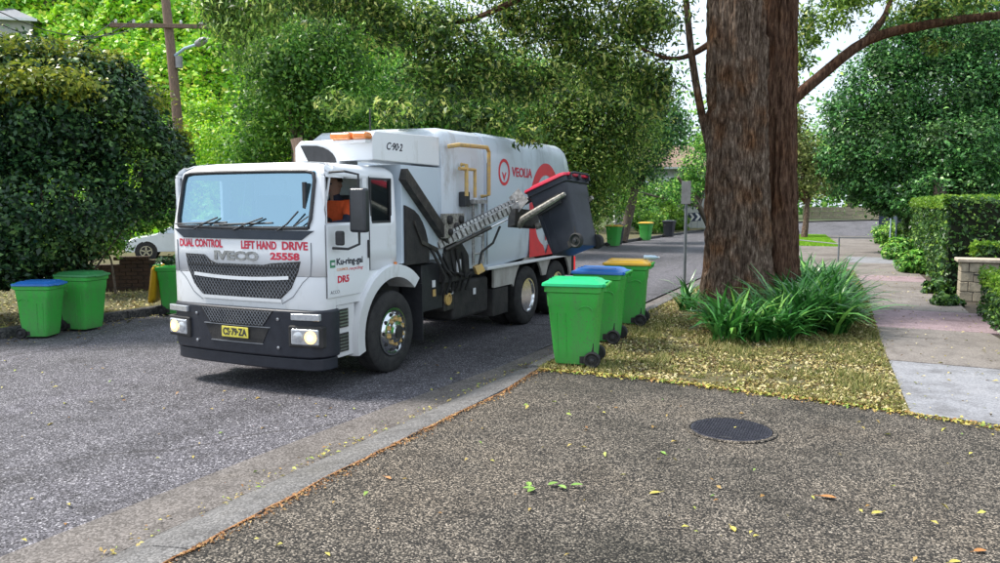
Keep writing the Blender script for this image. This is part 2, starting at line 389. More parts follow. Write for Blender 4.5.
def clipped(name, x0, x1, y0, y1, z0, z1, n, size, m, parent=None, rough=.05, wob=.06):
    """leaf shell of a clipped hedge"""
    dx, dy, dz = x1 - x0, y1 - y0, z1 - z0
    ar = np.array([dy * dz, dy * dz, dx * dz, dx * dz, dx * dy * 1.5]); f = rng.choice(5, n, p=ar / ar.sum())
    u = rng.random((n, 3)); P = np.array([x0, y0, z0]) + u * np.array([dx, dy, dz])
    N_ = np.zeros((n, 3))
    for k, (ax, val, s) in enumerate(((0, x0, -1), (0, x1, 1), (1, y0, -1), (1, y1, 1), (2, z1, 1))):
        q = f == k; P[q, ax] = val; N_[q, ax] = s
    bulge = (vnoise(P[:, 0] * 2.2 + 9, P[:, 1] * 2.2, P[:, 2] * 2.2) - .5) * 2 * wob + (vnoise(P[:, 0] * 7, P[:, 1] * 7, P[:, 2] * 7 + 5) - .6) * 1.3 * rough
    depth = np.abs(rng.normal(size=n)) * rough
    P += N_ * (bulge - depth + rough * .6 * (rng.random(n) < .08))[:, None]
    N_ = N_ * .8 + rng.normal(size=(n, 3)) * .6; N_[:, 2] += .35
    return leaf_mesh(name, P, N_, size, m, parent, .6)
def strap_leaves(name, roots, per, length, width, m, parent=None, lean=.6):
    """arching strap leaves rising from every root point"""
    Vs, Fs = [], []; k = 0
    S = 5
    for (x, y, z) in roots:
        for i in range(per):
            a = random.uniform(0, 2 * math.pi); L = length * random.uniform(.6, 1.2); w = width * random.uniform(.75, 1.25)
            el = random.uniform(.75, 1.4); bend = random.uniform(.25, .6) * (1 + lean)
            p = np.array([x + random.gauss(0, .05), y + random.gauss(0, .05), z])
            side = np.array([-math.sin(a), math.cos(a), random.uniform(-.35, .35)])
            for s_ in range(S):
                t = s_ / (S - 1)
                ww = w * (.55 + .45 * math.sin(math.pi * min(1, t * 1.1 + .15))) * (1 if s_ < S - 1 else .12)
                Vs += [p - side * ww * .5, p + side * ww * .5]
                e = el - bend * t * 1.9
                p = p + np.array([math.cos(a) * math.cos(e), math.sin(a) * math.cos(e), math.sin(e)]) * L / (S - 1)
                p[2] = max(p[2], z + .015)
            for s_ in range(S - 1):
                b = k + 2 * s_; Fs.append((b, b + 1, b + 3, b + 2))
            k += 2 * S
    return np_mesh(name, np.array(Vs), np.array(Fs), m, parent, smooth=True)
def blades(P, h, w):
    n = len(P); a = rng.random(n) * 2 * np.pi; hh = h * (.5 + rng.random(n)); ln = rng.normal(size=(n, 2)) * (hh * .55)[:, None]
    s = np.stack([np.cos(a), np.sin(a), np.zeros(n)], 1) * w / 2
    tip = P + np.stack([ln[:, 0], ln[:, 1], hh], 1)
    return np.stack([P - s, P + s, tip], 1).reshape(-1, 3), np.arange(n * 3).reshape(-1, 3)
def bark_trunk(path, radii, nth, nz, ridge, seed, lobes=0.0):
    """fissured trunk as (V,F): radius follows path, plated ridges run up it"""
    pts = np.array(path, float); t = np.linspace(0, 1, nz); ts = np.linspace(0, 1, len(pts))
    C = np.stack([np.interp(t, ts, pts[:, i]) for i in range(3)], 1); Rr = np.interp(t, ts, radii)
    th = np.linspace(0, 2 * np.pi, nth, endpoint=False)
    T, Z = np.meshgrid(th, np.arange(nz)); Zm = C[Z, 2]; rr = Rr[Z]
    cx, sy = np.cos(T), np.sin(T); warp = (vnoise(cx * 2 + seed, sy * 2, Zm * 1.6) - .5) * .9
    k = ridge[1]
    n1 = vnoise((T + warp * .35) * k % 64 + seed, Zm * 1.7 + seed, Zm * 0 + 3)
    n2 = vnoise(cx * 9 + 20, sy * 9 + 20, Zm * 5); n3 = vnoise(cx * 22 + 20, sy * 22 + 20, Zm * 9)
    plate = np.clip((n1 - .34) * 3.6, 0, 1)
    d = ridge[0] * (plate * (.75 + .5 * n2) + .35 * n3 - .6) + rr * .06 * (vnoise(cx * 1.3 + seed, sy * 1.3, Zm * .4) - .5) * 2
    if lobes: d = d + lobes * np.exp(-(Zm - C[0, 2]) * 2.0) * (vnoise(cx * 1.9 + 7, sy * 1.9 + seed, Zm * 0) - .25)
    r = rr + d
    V = np.stack([C[Z, 0] + cx * r, C[Z, 1] + sy * r, Zm], 2).reshape(-1, 3)
    i, j = np.meshgrid(np.arange(nz - 1), np.arange(nth), indexing='ij'); jn = (j + 1) % nth
    F = np.stack([i * nth + j, i * nth + jn, (i + 1) * nth + jn, (i + 1) * nth + j], 2).reshape(-1, 4)
    return V, F
def bark_material(name, stops, crev, zs=.35):
    m, nt, N, L, P = new_mat(name); P.inputs["Roughness"].default_value = .95; P.inputs["Specular IOR Level"].default_value = .15
    tc = N.new("ShaderNodeTexCoord"); mp = N.new("ShaderNodeMapping"); mp.inputs["Scale"].default_value = (1, 1, zs); L.new(tc.outputs["Object"], mp.inputs["Vector"])
    nz = N.new("ShaderNodeTexNoise"); nz.inputs["Scale"].default_value = 24; nz.inputs["Detail"].default_value = 8; nz.inputs["Roughness"].default_value = .75
    L.new(mp.outputs[0], nz.inputs["Vector"]); r = ramp(N, stops); L.new(nz.outputs["Fac"], r.inputs["Fac"])
    n2 = N.new("ShaderNodeTexNoise"); n2.inputs["Scale"].default_value = 1.6; n2.inputs["Detail"].default_value = 4; L.new(tc.outputs["Object"], n2.inputs["Vector"])
    r2 = ramp(N, [(.48, (1, 1, 1)), (.68, crev)]); L.new(n2.outputs["Fac"], r2.inputs["Fac"])
    mx = N.new("ShaderNodeMix"); mx.data_type = 'RGBA'; mx.blend_type = 'MULTIPLY'; mx.inputs[0].default_value = 1
    L.new(r.outputs["Color"], mx.inputs[6]); L.new(r2.outputs["Color"], mx.inputs[7]); L.new(mx.outputs[2], P.inputs["Base Color"])
    b = N.new("ShaderNodeBump"); b.inputs["Strength"].default_value = .9; b.inputs["Distance"].default_value = .03; L.new(nz.outputs["Fac"], b.inputs["Height"]); L.new(b.outputs[0], P.inputs["Normal"])
    return m

G_ = lambda *c: c
M['lf_dark'] = leafmat('dark_glossy_leaves', [(0, (0.008, 0.028, 0.014)), (.45, (0.022, 0.068, 0.028)), (.8, (0.055, 0.138, 0.041)), (1, (0.138, 0.275, 0.068))], .3, .18,
                       clump=(.9, [(0, (0.028, 0.076, 0.017)), (.6, (0.083, 0.193, 0.041)), (1, (0.275, 0.413, 0.083))], .55))
M['lf_newgrowth'] = leafmat('yellow_green_young_leaves', [(0, (.10, .17, .02)), (.6, (.24, .30, .03)), (1, (.42, .42, .05))], .4, .4)
M['lf_lime'] = leafmat('lime_vine_leaves', [(0, (0.091, 0.315, 0.013)), (.4, (0.271, 0.629, 0.023)), (.8, (0.507, 0.780, 0.034)), (1, (0.780, 0.780, 0.114))], .45, .4,
                       clump=(.35, [(0, (0.063, 0.186, 0.013)), (.6, (0.145, 0.358, 0.023)), (1, (0.362, 0.601, 0.057))], .52))
M['lf_fresh'] = leafmat('fresh_green_leaves', [(0, (.03, .11, .015)), (.5, (.09, .26, .03)), (.85, (.2, .42, .05)), (1, (.42, .6, .14))], .4, .4, clump=(.5, [(0, (.02, .06, .012)), (.6, (.06, .16, .025)), (1, (.2, .36, .06))], .5))
M['lf_olive'] = leafmat('olive_tree_leaves', [(0, (0.024, 0.059, 0.017)), (.45, (0.072, 0.158, 0.033)), (.75, (0.247, 0.426, 0.061)), (1, (0.780, 0.780, 0.247))], .4, .35,  # palest tints paint sunlit highlights into the leaf colour
                        clump=(.45, [(0, (0.061, 0.135, 0.020)), (.5, (0.185, 0.358, 0.051)), (1, (0.533, 0.739, 0.144))], .5))
M['lf_mid'] = leafmat('mid_green_leaves', [(0, (0.028, 0.101, 0.019)), (.5, (0.083, 0.269, 0.041)), (.8, (0.247, 0.606, 0.083)), (1, (0.616, 0.780, 0.200))], .4, .35,  # whitish green end stands in for specular highlights on lit leaves
                      clump=(.4, [(0, (0.083, 0.202, 0.025)), (.5, (0.227, 0.448, 0.049)), (1, (0.533, 0.780, 0.100))], .52))
M['lf_conifer'] = leafmat('bluish_green_leaves', [(0, (0.015, 0.047, 0.014)), (.5, (0.045, 0.173, 0.040)), (.85, (0.121, 0.345, 0.081)), (1, (0.323, 0.596, 0.162))], .4, .3,
                          clump=(.7, [(0, (0.020, 0.055, 0.016)), (.6, (0.051, 0.126, 0.032)), (1, (0.121, 0.236, 0.054))], .5))
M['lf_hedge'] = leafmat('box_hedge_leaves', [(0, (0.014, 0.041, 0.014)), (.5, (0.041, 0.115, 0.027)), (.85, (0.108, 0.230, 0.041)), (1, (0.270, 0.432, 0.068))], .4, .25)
M['lf_hedge_top'] = leafmat('bright_sunlit_leaves', [(0, (0.069, 0.182, 0.019)), (.6, (0.164, 0.326, 0.029)), (1, (0.294, 0.442, 0.058))], .4, .4)  # paler hedge leaves, sunlight put into the colour; far bright shrubs share it
M['lf_street'] = leafmat('pale_yellow_green_leaves', [(0, (.06, .09, .02)), (.5, (.17, .22, .05)), (1, (.42, .44, .15))], .45, .4)
M['lf_lily'] = leafmat('lily_leaves', [(0, (0.018, 0.086, 0.017)), (.5, (0.046, 0.189, 0.037)), (.85, (0.090, 0.309, 0.056)), (1, (0.287, 0.549, 0.112))], .3, .22)
M['lf_litter'] = leafmat('dry_fallen_leaves', [(0, (0.076, 0.046, 0.022)), (.25, (0.265, 0.184, 0.065)), (.5, (0.208, 0.239, 0.054)), (.72, (0.492, 0.404, 0.163)), (1, (0.645, 0.569, 0.348))], .7, .1)
M['lf_grass'] = leafmat('verge_grass', [(0, (.07, .10, .02)), (.4, (.17, .20, .045)), (.7, (.36, .33, .12)), (1, (.55, .48, .22))], .6, .35)
M['lf_lawn'] = leafmat('bright_lawn_grass', [(0, (.12, .30, .02)), (.6, (.24, .48, .02)), (1, (.42, .62, .06))], .6, .4)
M['lf_rust'] = leafmat('rusty_leaf_crumbs', [(0, (.12, .05, .02)), (.5, (.36, .17, .06)), (1, (.5, .33, .14))], .8, .05)
M['lf_brown'] = leafmat('driveway_leaf_litter', [(0, (.28, .13, .04)), (.4, (.42, .33, .10)), (.7, (.5, .46, .10)), (1, (.12, .30, .05))], .6, .1)
M['bark'] = bark_material('fissured_brown_bark', [(.34, (.018, .011, .007)), (.47, (.082, .055, .040)), (.57, (.18, .13, .098)), (.70, (.40, .315, .25))], (1.05, .74, .5), .2)
M['bark_red'] = bark_material('reddish_brown_bark', [(.34, (.020, .010, .007)), (.5, (.085, .046, .030)), (.72, (.24, .15, .10))], (1, .85, .7), .16)
M['bark_grey'] = bark_material('grey_bark', [(.3, (.05, .04, .032)), (.5, (.14, .115, .095)), (.75, (.28, .24, .2))], (1, .9, .8))
# ------------------------------------------------------------------ the setting
def structure(o): return tag(o, kind='structure')
def sheet(name, poly, z, m, label=None, kind='structure'):
    o = MB().add([(x, y, z) for x, y in poly], [tuple(range(len(poly)))]).build(name, m)
    return tag(o, label, kind=kind)
def strip(name, left, right, zl, zr, m, thick=None):
    """ribbon between two polylines"""
    n = len(left); vs, fs = [], []
    for (a, b) in zip(left, right): vs += [(a[0], a[1], zl), (b[0], b[1], zr)]
    for i in range(n - 1): fs.append((2 * i, 2 * i + 1, 2 * i + 3, 2 * i + 2))
    mb = MB().add(vs, fs)
    return mb
structure(MB().add([(-400, -60, -.35), (400, -60, -.35), (400, 500, -.35), (-400, 500, -.35)], [(0, 1, 2, 3)]).build('ground', M['farground']))

# road: one sheet with a gentle crown and a fall to each gutter
GUT = [(-4.75, -6), (-4.6, 1.5), (-4.48, 4.73), (-4.37, 6.46), (-4.13, 8.86), (-4.02, 12), (-3.98, 20), (-3.98, 53)]
sheet('road', [(-12.2, -8), (-4.2, -8), (-3.9, 53), (60, 53), (60, 110), (-13, 110), (-12.2, 60)], 0, M['asphalt'])
LAY = [(-4.02, -6), (-3.98, 1.5), (-3.93, 4.73), (-3.88, 6.46), (-3.84, 8.6)]
KOUT = [(-3.42, -6), (-3.42, 2.9), (-3.45, 4.33), (-3.42, 6.0), (-3.36, 7.1), (-3.46, 8.6)]
g = strip('gutter', GUT[:5] + GUT[5:], [(-4.02, -6), (-3.98, 1.5), (-3.93, 4.73), (-3.88, 6.46), (-3.80, 8.86), (-3.66, 9.6), (-3.62, 20), (-3.62, 53)], .006, .012, M['gutter'])
structure(g.build('gutter', M['gutter']))
# layback kerb across the driveway, with joints; then the upright kerb beyond it
kerb = bpy.data.objects.new('kerb', None); col.objects.link(kerb); structure(kerb)
def kerb_piece(a0, a1, b0, b1):
    # a = gutter-side, b = driveway-side ends
    mb = MB(); zs = (.012, .085, .118)
    def sec(a, b):
        q = [(a[0], a[1], .0), (a[0], a[1], zs[0]), (a[0] * .55 + b[0] * .45, a[1] * .55 + b[1] * .45, zs[1]), (b[0] - .05, b[1], zs[2]), (b[0], b[1], zs[2]), (b[0], b[1], 0)]
        return q
    mb.loft([sec(a0, b0), sec(a1, b1)])
    mb.build('kerb_stone', M['kerb'], kerb, bevel=.006)
def lerp_poly(pl, y):
    for (x0, y0), (x1, y1) in zip(pl, pl[1:]):
        if y0 <= y <= y1: return (x0 + (x1 - x0) * (y - y0) / (y1 - y0), y)
    return (pl[-1][0], y)
ys = [-5, -2.6, -.2, 1.55, 3.1, 4.7, 6.3, 7.5, 8.55]
for y0, y1 in zip(ys, ys[1:]):
    kerb_piece(lerp_poly(LAY, y0 + .006), lerp_poly(LAY, y1 - .006), lerp_poly(KOUT, y0 + .006), lerp_poly(KOUT, y1 - .006))
prev = 8.56
for y1 in (9.4, 11.6, 14, 16.4, 19, 22, 26, 31, 37, 44, 53):
    MB().prism([(-3.66, 0), (-3.62, .12), (-3.59, .135), (-3.46, .135), (-3.46, 0)], 'y', prev + .008, y1 - .008).build('kerb_stone', M['kerb'], kerb, bevel=.012)
    prev = y1
# right-hand ground, driveway, verge
sheet('garden_soil', [(-3.44, -8), (45, -8), (45, 52.5), (-3.44, 52.5)], .096, M['soil'])
DR = [(-3.43, 8.42), (-2.9, 8.5), (-2.2, 8.50), (-1.6, 8.44), (-.98, 8.36), (-.2, 8.25), (.51, 8.11), (1.21, 7.95), (2.6, 7.62), (6, 6.8)]
# driveway as a finely divided, slightly uneven sheet
def driveway():
    nx, ny = 90, 120; vs = []; fs = []
    for j in range(ny + 1):
        for i in range(nx + 1):
            x = -3.45 + 9.5 * i / nx
            xk = lerp_poly(KOUT, max(-6, min(8.6, -7 + 15.5 * j / ny)))[0]
            yt = np.interp(x, [p[0] for p in DR], [p[1] for p in DR])
            y = -7 + (yt + 7) * j / ny
            if i == 0: x = xk + .012 + .03 * random.random()
            z = .112 + .010 * (float(vnoise(np.array([x * 1.1 + 9]), np.array([y * 1.1 + 20]), np.array([2.0]))[0]) - .3)
            vs.append((x, y, z))
    for j in range(ny):
        for i in range(nx):
            a = j * (nx + 1) + i; fs.append((a, a + 1, a + nx + 2, a + nx + 1))
    return MB().add(vs, fs).build('driveway', M['drive'], smooth=True)
structure(driveway())
# orange-brown grit gathered along the driveway edge
gp = []
for y in np.linspace(1.5, 8.3, 60): gp.append((lerp_poly(KOUT, y)[0] + .0 + .02 * random.random(), y))
structure(strip('grit', gp, [(x + .002 + .03 * random.random() ** 2, y) for x, y in gp], .124, .123, M['orangegrit']).build('grit_line', M['orangegrit']))
VER_R = [(.53, 8.08), (.36, 12.4), (.24, 17.5), (-.1, 25.3)]
sheet('verge', [(-3.45, 8.44), (-2.9, 8.52), (-2.2, 8.52), (-1.6, 8.46), (-.98, 8.38), (-.2, 8.27), (.53, 8.12), (.37, 12.4), (.26, 17.5), (-.1, 25.3), (-3.45, 25.3)], .118, M['vergesoil'])
# footpath of separate slabs
fp = structure(sheet('footpath', [(.50, 8.1), (.34, 12.4), (.22, 17.5), (-.1, 25.5), (-.47, 32.5), (-1.9, 52), (.65, 52), (1.45, 33), (1.62, 23), (1.86, 17.4), (1.88, 12.7), (2.6, 11.6), (4.2, 11.2), (4.2, 7.2), (2.6, 7.64), (1.21, 7.97)], .104, M['slab_old']))
def fpx(y):
    return (np.interp(y, [8, 12.4, 17.5, 25, 32.5, 45.8, 52], [.52, .34, .22, -.10, -.47, -1.2, -1.9]), np.interp(y, [8, 11.2, 12.7, 17.4, 22.7, 33.5, 52], [3.4, 2.5, 1.88, 1.86, 1.62, 1.45, .65]))
def slab(y0, y1, m, sk0=0., sk1=0., z=.124, xr=None):
    y0 += .008; y1 -= .008
    (a0, b0), (a1, b1) = fpx(y0), fpx(y1)
    if xr: b0 = b1 = xr
    z += random.uniform(-.003, .003)
    MB().prism([(a0, y0), (b0, y0 + sk0 * (b0 - a0)), (b1, y1 + sk1 * (b1 - a1)), (a1, y1)], 'z', .07, z).build('slab', m, fp, bevel=.006)
slab(8.13, 9.60, M['slab_new'], -.14, -.06)
slab(9.60, 10.82, M['slab_new'], -.06, -.05)
slab(10.82, 12.3, M['slab_old'], -.05, 0)
slab(12.3, 13.75, M['slab_old'])
slab(13.75, 14.9, M['slab_pink'], xr=2.35); slab(14.9, 16.1, M['slab_pink'], xr=2.35)
yy = 16.1
for i, L_ in enumerate((1.45, 1.5, 1.45, 1.55)): slab(yy, yy + L_, M['slab_old']); yy += L_
slab(yy, yy + 1.6, M['slab_pink']); yy += 1.6
for i in range(18):
    if yy + 1.6 < 52: slab(yy, yy + 1.6, M['slab_new'] if i in (3, 4) else M['slab_old']); yy += 1.6
# neighbour's driveway crossing and the bright lawn patch beyond it
sheet('side_driveway', [(-3.4, 25.4), (-.1, 25.4), (-.47, 32.5), (-.8, 39), (-3.4, 39)], .115, M['slab_old'])
sheet('far_verge', [(-3.45, 39), (-.8, 39), (-1.9, 52.4), (-3.45, 52.4)], .114, M['lawn'])
# left side: kerb of long dark stones, verge, garden
lk = bpy.data.objects.new('left_kerb', None); col.objects.link(lk); structure(lk)
prev = -4
for i in range(36):
    L_ = 1.25 if prev < 20 else 2.6
    kx = lambda y: float(np.interp(y, [0, 20, 36, 64], [0, 0, .5, 1.4]))
    MB().loft([[(x + kx(y), y, z) for x, z in ((-12.02, -.02), (-12.03, .12), (-12.06, .15), (-12.22, .15), (-12.22, -.02))] for y in (prev + .01, prev + L_ - .01)]).build('kerb_stone', M['kerbdark'], lk, bevel=.02)
    prev += L_
sheet('left_verge', [(-60, -8), (-12.2, -8), (-12.2, 20), (-11.7, 36), (-10.9, 62), (-60, 62)], .10, M['vergesoil'])
sheet('far_bank', [(-80, 62), (-10.9, 62), (-9.8, 66), (-6, 93), (2, 108), (80, 112), (80, 240), (-80, 240)], .12, M['farground'])
fk = [(-10.8, 62), (-10.2, 66), (-9.5, 72), (-5.6, 93), (2.2, 107.5), (30, 110)]
structure(strip('k', fk, [(x - .5, y + .4) for x, y in fk], .135, .14, M['kerb']).build('far_kerb', M['kerb']))
# ------------------------------------------------------------------ lettering
def words(txt, size, m, parent, k=1.0, origin=(0, 0, 0), X=(1, 0, 0), Y=(0, 0, 1), width=None, name='lettering', depth=.002, bold=0.0, align='LEFT', slant=0, wrap=None):
    cu = bpy.data.curves.new(name, 'FONT'); cu.body = txt; cu.size = size; cu.extrude = depth; cu.offset = bold; cu.align_x = align; cu.shear = slant
    cu.resolution_u = 3
    ob = bpy.data.objects.new(name, cu); col.objects.link(ob)
    bpy.context.view_layer.update()
    me = bpy.data.meshes.new_from_object(ob.evaluated_get(bpy.context.evaluated_depsgraph_get()))
    bpy.data.objects.remove(ob); bpy.data.curves.remove(cu)
    co = np.zeros(len(me.vertices) * 3); me.vertices.foreach_get("co", co); co = co.reshape(-1, 3)
    if width:
        w = co[:, 0].max() - co[:, 0].min(); co[:, 0] *= width / w
    Xv, Yv = np.array(X, float), np.array(Y, float); Zv = np.cross(Xv, Yv)
    P = (np.array(origin) + co[:, :1] * Xv + co[:, 1:2] * Yv + co[:, 2:] * Zv) * k
    if wrap: P[:, 1] = (wrap(P[:, 0] / k) + P[:, 1] / k - origin[1]) * k
    me.vertices.foreach_set("co", P.astype(np.float32).ravel()); me.update()
    me.materials.clear(); me.materials.append(m)
    o = bpy.data.objects.new(name, me); col.objects.link(o); o.parent = parent
    return o

# ------------------------------------------------------------------ garbage truck
K = 1.05
truck = empty('garbage_truck', (-6.01 * K, 6.3 * K, 0), 'white side loading garbage truck emptying a bin at the kerb', 'garbage truck')
def T(): return MB(K)
def side(xo): return dict(k=K, X=(0, 1, 0), Y=(0, 0, 1))
# --- cab shell
HW = 1.05
def cab_half(z):
    rake = 0.0 if z <= 1.73 else (z - 1.73) / .57 * .12
    if z > 2.33: rake = .127 + (z - 2.33) / .09 * .13
    hw = HW if z <= 1.8 else HW - (z - 1.8) * .05
    if z > 2.33: hw = 1.025 - ((z - 2.33) / .10) ** 2 * .12
    back = 1.47 if z <= 2.3 else 1.47 - (z - 2.3) * .5
    fr = lambda y: y + rake
    f = hw / HW
    return [(0, fr(-.02)), (.45, fr(-.012)), (.92 * f, fr(.015)), (.98 * f, fr(.03)), (1.025 * f, fr(.055)), (hw, fr(.085)), (hw, max(.10, fr(.0)) + .01), (hw, .79), (hw, .93), (hw, 1.33), (hw, back - .04), (hw - .05, back), (0, back)]
ZR = [1.25, 1.5, 1.70, 1.74, 1.80, 2.27, 2.335, 2.375, 2.405, 2.425]
def cab_shell():
    mb = T(); rows = []
    for z in ZR:
        h = cab_half(z); rows.append([(x, y, z) for x, y in h] + [(-x, y, z) for x, y in h[-2:0:-1]])
    n = len(rows[0]); mb.v = [p for r in rows for p in r]
    H = len(cab_half(1.5))
    for i in range(len(rows) - 1):
        for j in range(n):
            jr = j if j < H - 1 else n - 1 - j      # mirrored column index
            if jr in (0, 1) and 3 <= i <= 5: continue                       # windscreen
            if jr == 6 and i == 4: continue                                 # door window
            if jr == 8 and i == 4: continue                                 # rear side window
            a, b = i * n + j, i * n + (j + 1) % n
            mb.f.append((a, b, b + n, a + n))
    top = rows[-1]; off = len(mb.v)
    ins = [(x * .8, .33 + (y - .33) * .92 if y < .6 else y - .06, 2.437) for x, y, z in top]
    mb.v += ins
    for j in range(n):
        a, b = (len(rows) - 1) * n + j, (len(rows) - 1) * n + (j + 1) % n
        mb.f.append((a, b, off + (j + 1) % n, off + j))
    mb.f.append(tuple(range(off, off + n)))
    o = mb.build('cab', M['white'], truck, smooth=True)
    so = o.modifiers.new('thickness', 'SOLIDIFY'); so.thickness = .03; so.offset = -1
    return o
cab = cab_shell()
# lower front mask and lower sides
T().loft([[(-1.05, .10, z), (-1.02, .055, z), (-.93, .015, z), (-.5, -.012, z), (0, -.021, z), (.5, -.012, z), (.93, .015, z), (1.02, .055, z), (1.048, .10, z), (1.048, .26, z), (-1.048, .26, z)] for z in (.90, 1.245)]).build('front_panel', M['white'], truck, smooth=True)
arc = lambda r, a0, a1, n, c=(1.35, .5): [(c[0] + r * math.cos(R(a0 + (a1 - a0) * i / n)), c[1] + r * math.sin(R(a0 + (a1 - a0) * i / n))) for i in range(n + 1)]
for s in (1, -1):
    poly = [(.262, 1.248), (.262, .93), (.72, .93)] + arc(.745, 143, 62, 10) + [(1.46, 1.248)]
    T().prism([(y, z) for y, z in poly], 'x', s * .98, s * 1.048).build('lower_side_panel', M['white'], truck)
    # wheel arch flare
    outer, inner = arc(.80, 192, 48, 22), arc(.64, 192, 48, 22)
    mb = T(); n = len(outer); vs = []; fs = []
    for (o, i) in zip(outer, inner):
        vs += [(s * 1.09, *i), (s * 1.10, *(np.array(o) * .9 + np.array(i) * .1)), (s * 1.03, *o), (s * .70, *o), (s * .70, *i)]
    for q in range(n - 1):
        for e in range(5): fs.append((q * 5 + e, q * 5 + (e + 1) % 5, q * 5 + 5 + (e + 1) % 5, q * 5 + 5 + e))
    fs += [(0, 1, 2, 3, 4), tuple((n - 1) * 5 + e for e in range(5))]
    mb.add(vs, fs).build('wheel_arch', M['white'], truck, smooth=True)
    # doors sit proud of the shell; lower panel and window surround butt together
    d = T(); x0, x1 = s * 1.051, s * 1.063
    d.prism([(.115, 1.02), (.115, 1.775), (.86, 1.775), (.86, 1.21), (.70, 1.02)], 'x', x0, x1)
    door = d.build('door', M['white'], truck, bevel=.008)
    f2 = T(); f2.box(*sorted((s * 1.0, s * 1.044)), .115, .15, 1.80, 2.28); f2.box(*sorted((s * 1.0, s * 1.044)), .785, .86, 1.80, 2.28); f2.box(*sorted((s * 1.0, s * 1.036)), .115, .86, 2.282, 2.315)
    f2.build('window_frame', M['white'], door, bevel=.006)
    T().box(*sorted((s * 1.063, s * 1.085)), .82, .85, 1.40, 1.60).build('handle', M['black'], door, bevel=.008)
    T().box(*sorted((s * 1.02, s * 1.025)), .93, 1.33, 1.80, 2.27).build('rear_side_window', M['glass'], truck)
    rf = T()
    for (a, b, c, e) in ((.915, .94, 1.78, 2.29), (1.32, 1.345, 1.78, 2.29)): rf.box(*sorted((s * 1.01, s * 1.047)), a, b, c, e)
    rf.box(*sorted((s * 1.0, s * 1.034)), .941, 1.319, 2.265, 2.29); rf.box(*sorted((s * 1.03, s * 1.054)), .941, 1.319, 1.78, 1.805)
    rf.build('window_rubber', M['black'], truck)
    T().box(*sorted((s * 1.052, s * 1.059)), .875, .883, 1.26, 2.3).build('panel_seam', M['black'], truck)
    T().box(*sorted((s * 1.049, s * 1.053)), .098, .105, 1.02, 1.78).build('panel_seam', M['black'], truck)
    T().box(*sorted((s * 1.052, s * 1.07)), 1.37, 1.42, 1.275, 1.315).build('side_marker', M['orange'], truck, bevel=.005)
T().box(-1.0, 1.0, .27, 1.44, 1.1, 1.14).build('cab_floor', M['interior'], truck)
T().box(-1.0, 1.0, .10, .38, 1.50, 1.72).build('dashboard', M['interior'], truck, bevel=.03)
for s in (1, -1):
    seat = T().box(s * .55 - .24, s * .55 + .24, .68, 1.16, 1.35, 1.48).build('seat', M['interior'], truck, bevel=.03)
    T().box(s * .55 - .24, s * .55 + .24, 1.12, 1.24, 1.49, 2.1).build('seat_back', M['interior'], truck, bevel=.04)
    T().disc((s * .55, .52, 1.74), (0, -.5, .85), [(.215, -.012), (.23, 0), (.215, .012), (.19, .012), (.175, 0), (.19, -.012), (.215, -.012)], 24).build('steering_wheel', M['black'], truck, smooth=True)
    T().tube([(s * .55, .50, 1.735), (s * .55, .3, 1.5)], .03).build('steering_column', M['black'], truck)
# windscreen: curved glass with black surround
def screen_row(z, push):
    rake = (z - 1.73) / .57 * .12 - push
    return [(-.915, .015 + rake, z), (-.45, -.010 + rake, z), (0, -.018 + rake, z), (.45, -.010 + rake, z), (.915, .015 + rake, z)]
T().loft([screen_row(z, -.004) for z in (1.735, 1.9, 2.1, 2.34)], False, False, False).build('windscreen', M['screen'], truck, smooth=True)
rub = T()
loop = [(-.90, 1.75), (-.92, 1.85), (-.915, 2.24), (-.89, 2.315), (-.80, 2.335), (-.4, 2.34), (0, 2.34), (.4, 2.34), (.80, 2.335), (.89, 2.315), (.915, 2.24), (.92, 1.85), (.90, 1.75), (.45, 1.745), (0, 1.745), (-.45, 1.745), (-.90, 1.75)]
rub.tube([(x, -.020 + .035 * (abs(x) / .92) ** 2 + (z - 1.73) / .57 * .12 - .006, z) for x, z in loop], .02, 6)
rub.build('windscreen_rubber', M['black'], truck, smooth=True)
for x0, x1, z1 in ((-.62, -.30, 1.93), (-.05, .33, 1.93), (.55, .80, 2.0)):
    w = T(); w.tube([(x0, -.045, 1.72), ((x0 + x1) / 2, -.04, 1.79), (x1, -.01, z1 - .08)], .009, 6)
    w.tube([(x0 - .28 if x0 < .5 else x1 - .02, -.035, 1.775), (x1 + .12, .0, z1 - .13)], .008, 5); w.build('wiper', M['black'], truck)
T().box(.80, .84, .06, .09, 1.86, 2.22).build('screen_strap', M['black'], truck)
T().tube([(0, .02, 1.76), (0, .13, 2.29)], .006, 5).build('screen_joint', M['greytxt'], truck)
def face(x): return -.022 + .037 * (abs(x) / .92) ** 2
def columns(poly, fy, lift, depth, n=26):
    """panel that follows a curved face: split the outline into many vertical strips"""
    xs = sorted(set([p[0] for p in poly] + list(np.linspace(min(p[0] for p in poly), max(p[0] for p in poly), n))))
    up, dn = [], []
    for x in xs:
        xe = min(max(x, xs[0] + 1e-4), xs[-1] - 1e-4); zs = []
        for (x0, z0), (x1, z1) in zip(poly, poly[1:] + poly[:1]):
            if (x0 > xe) != (x1 > xe): zs.append(z0 + (z1 - z0) * (xe - x0) / (x1 - x0))
        up.append(max(zs)); dn.append(min(zs))
    t = T(); t.loft([[(x, fy(x) - lift, d), (x, fy(x) - lift, u), (x, fy(x) - lift + depth, u), (x, fy(x) - lift + depth, d)] for x, u, d in zip(xs, up, dn)])
    return t
columns([(-.97, 1.722), (-.82, 1.625), (.82, 1.625), (.97, 1.722)], face, .010, .03).build('front_band', M['band'], truck)
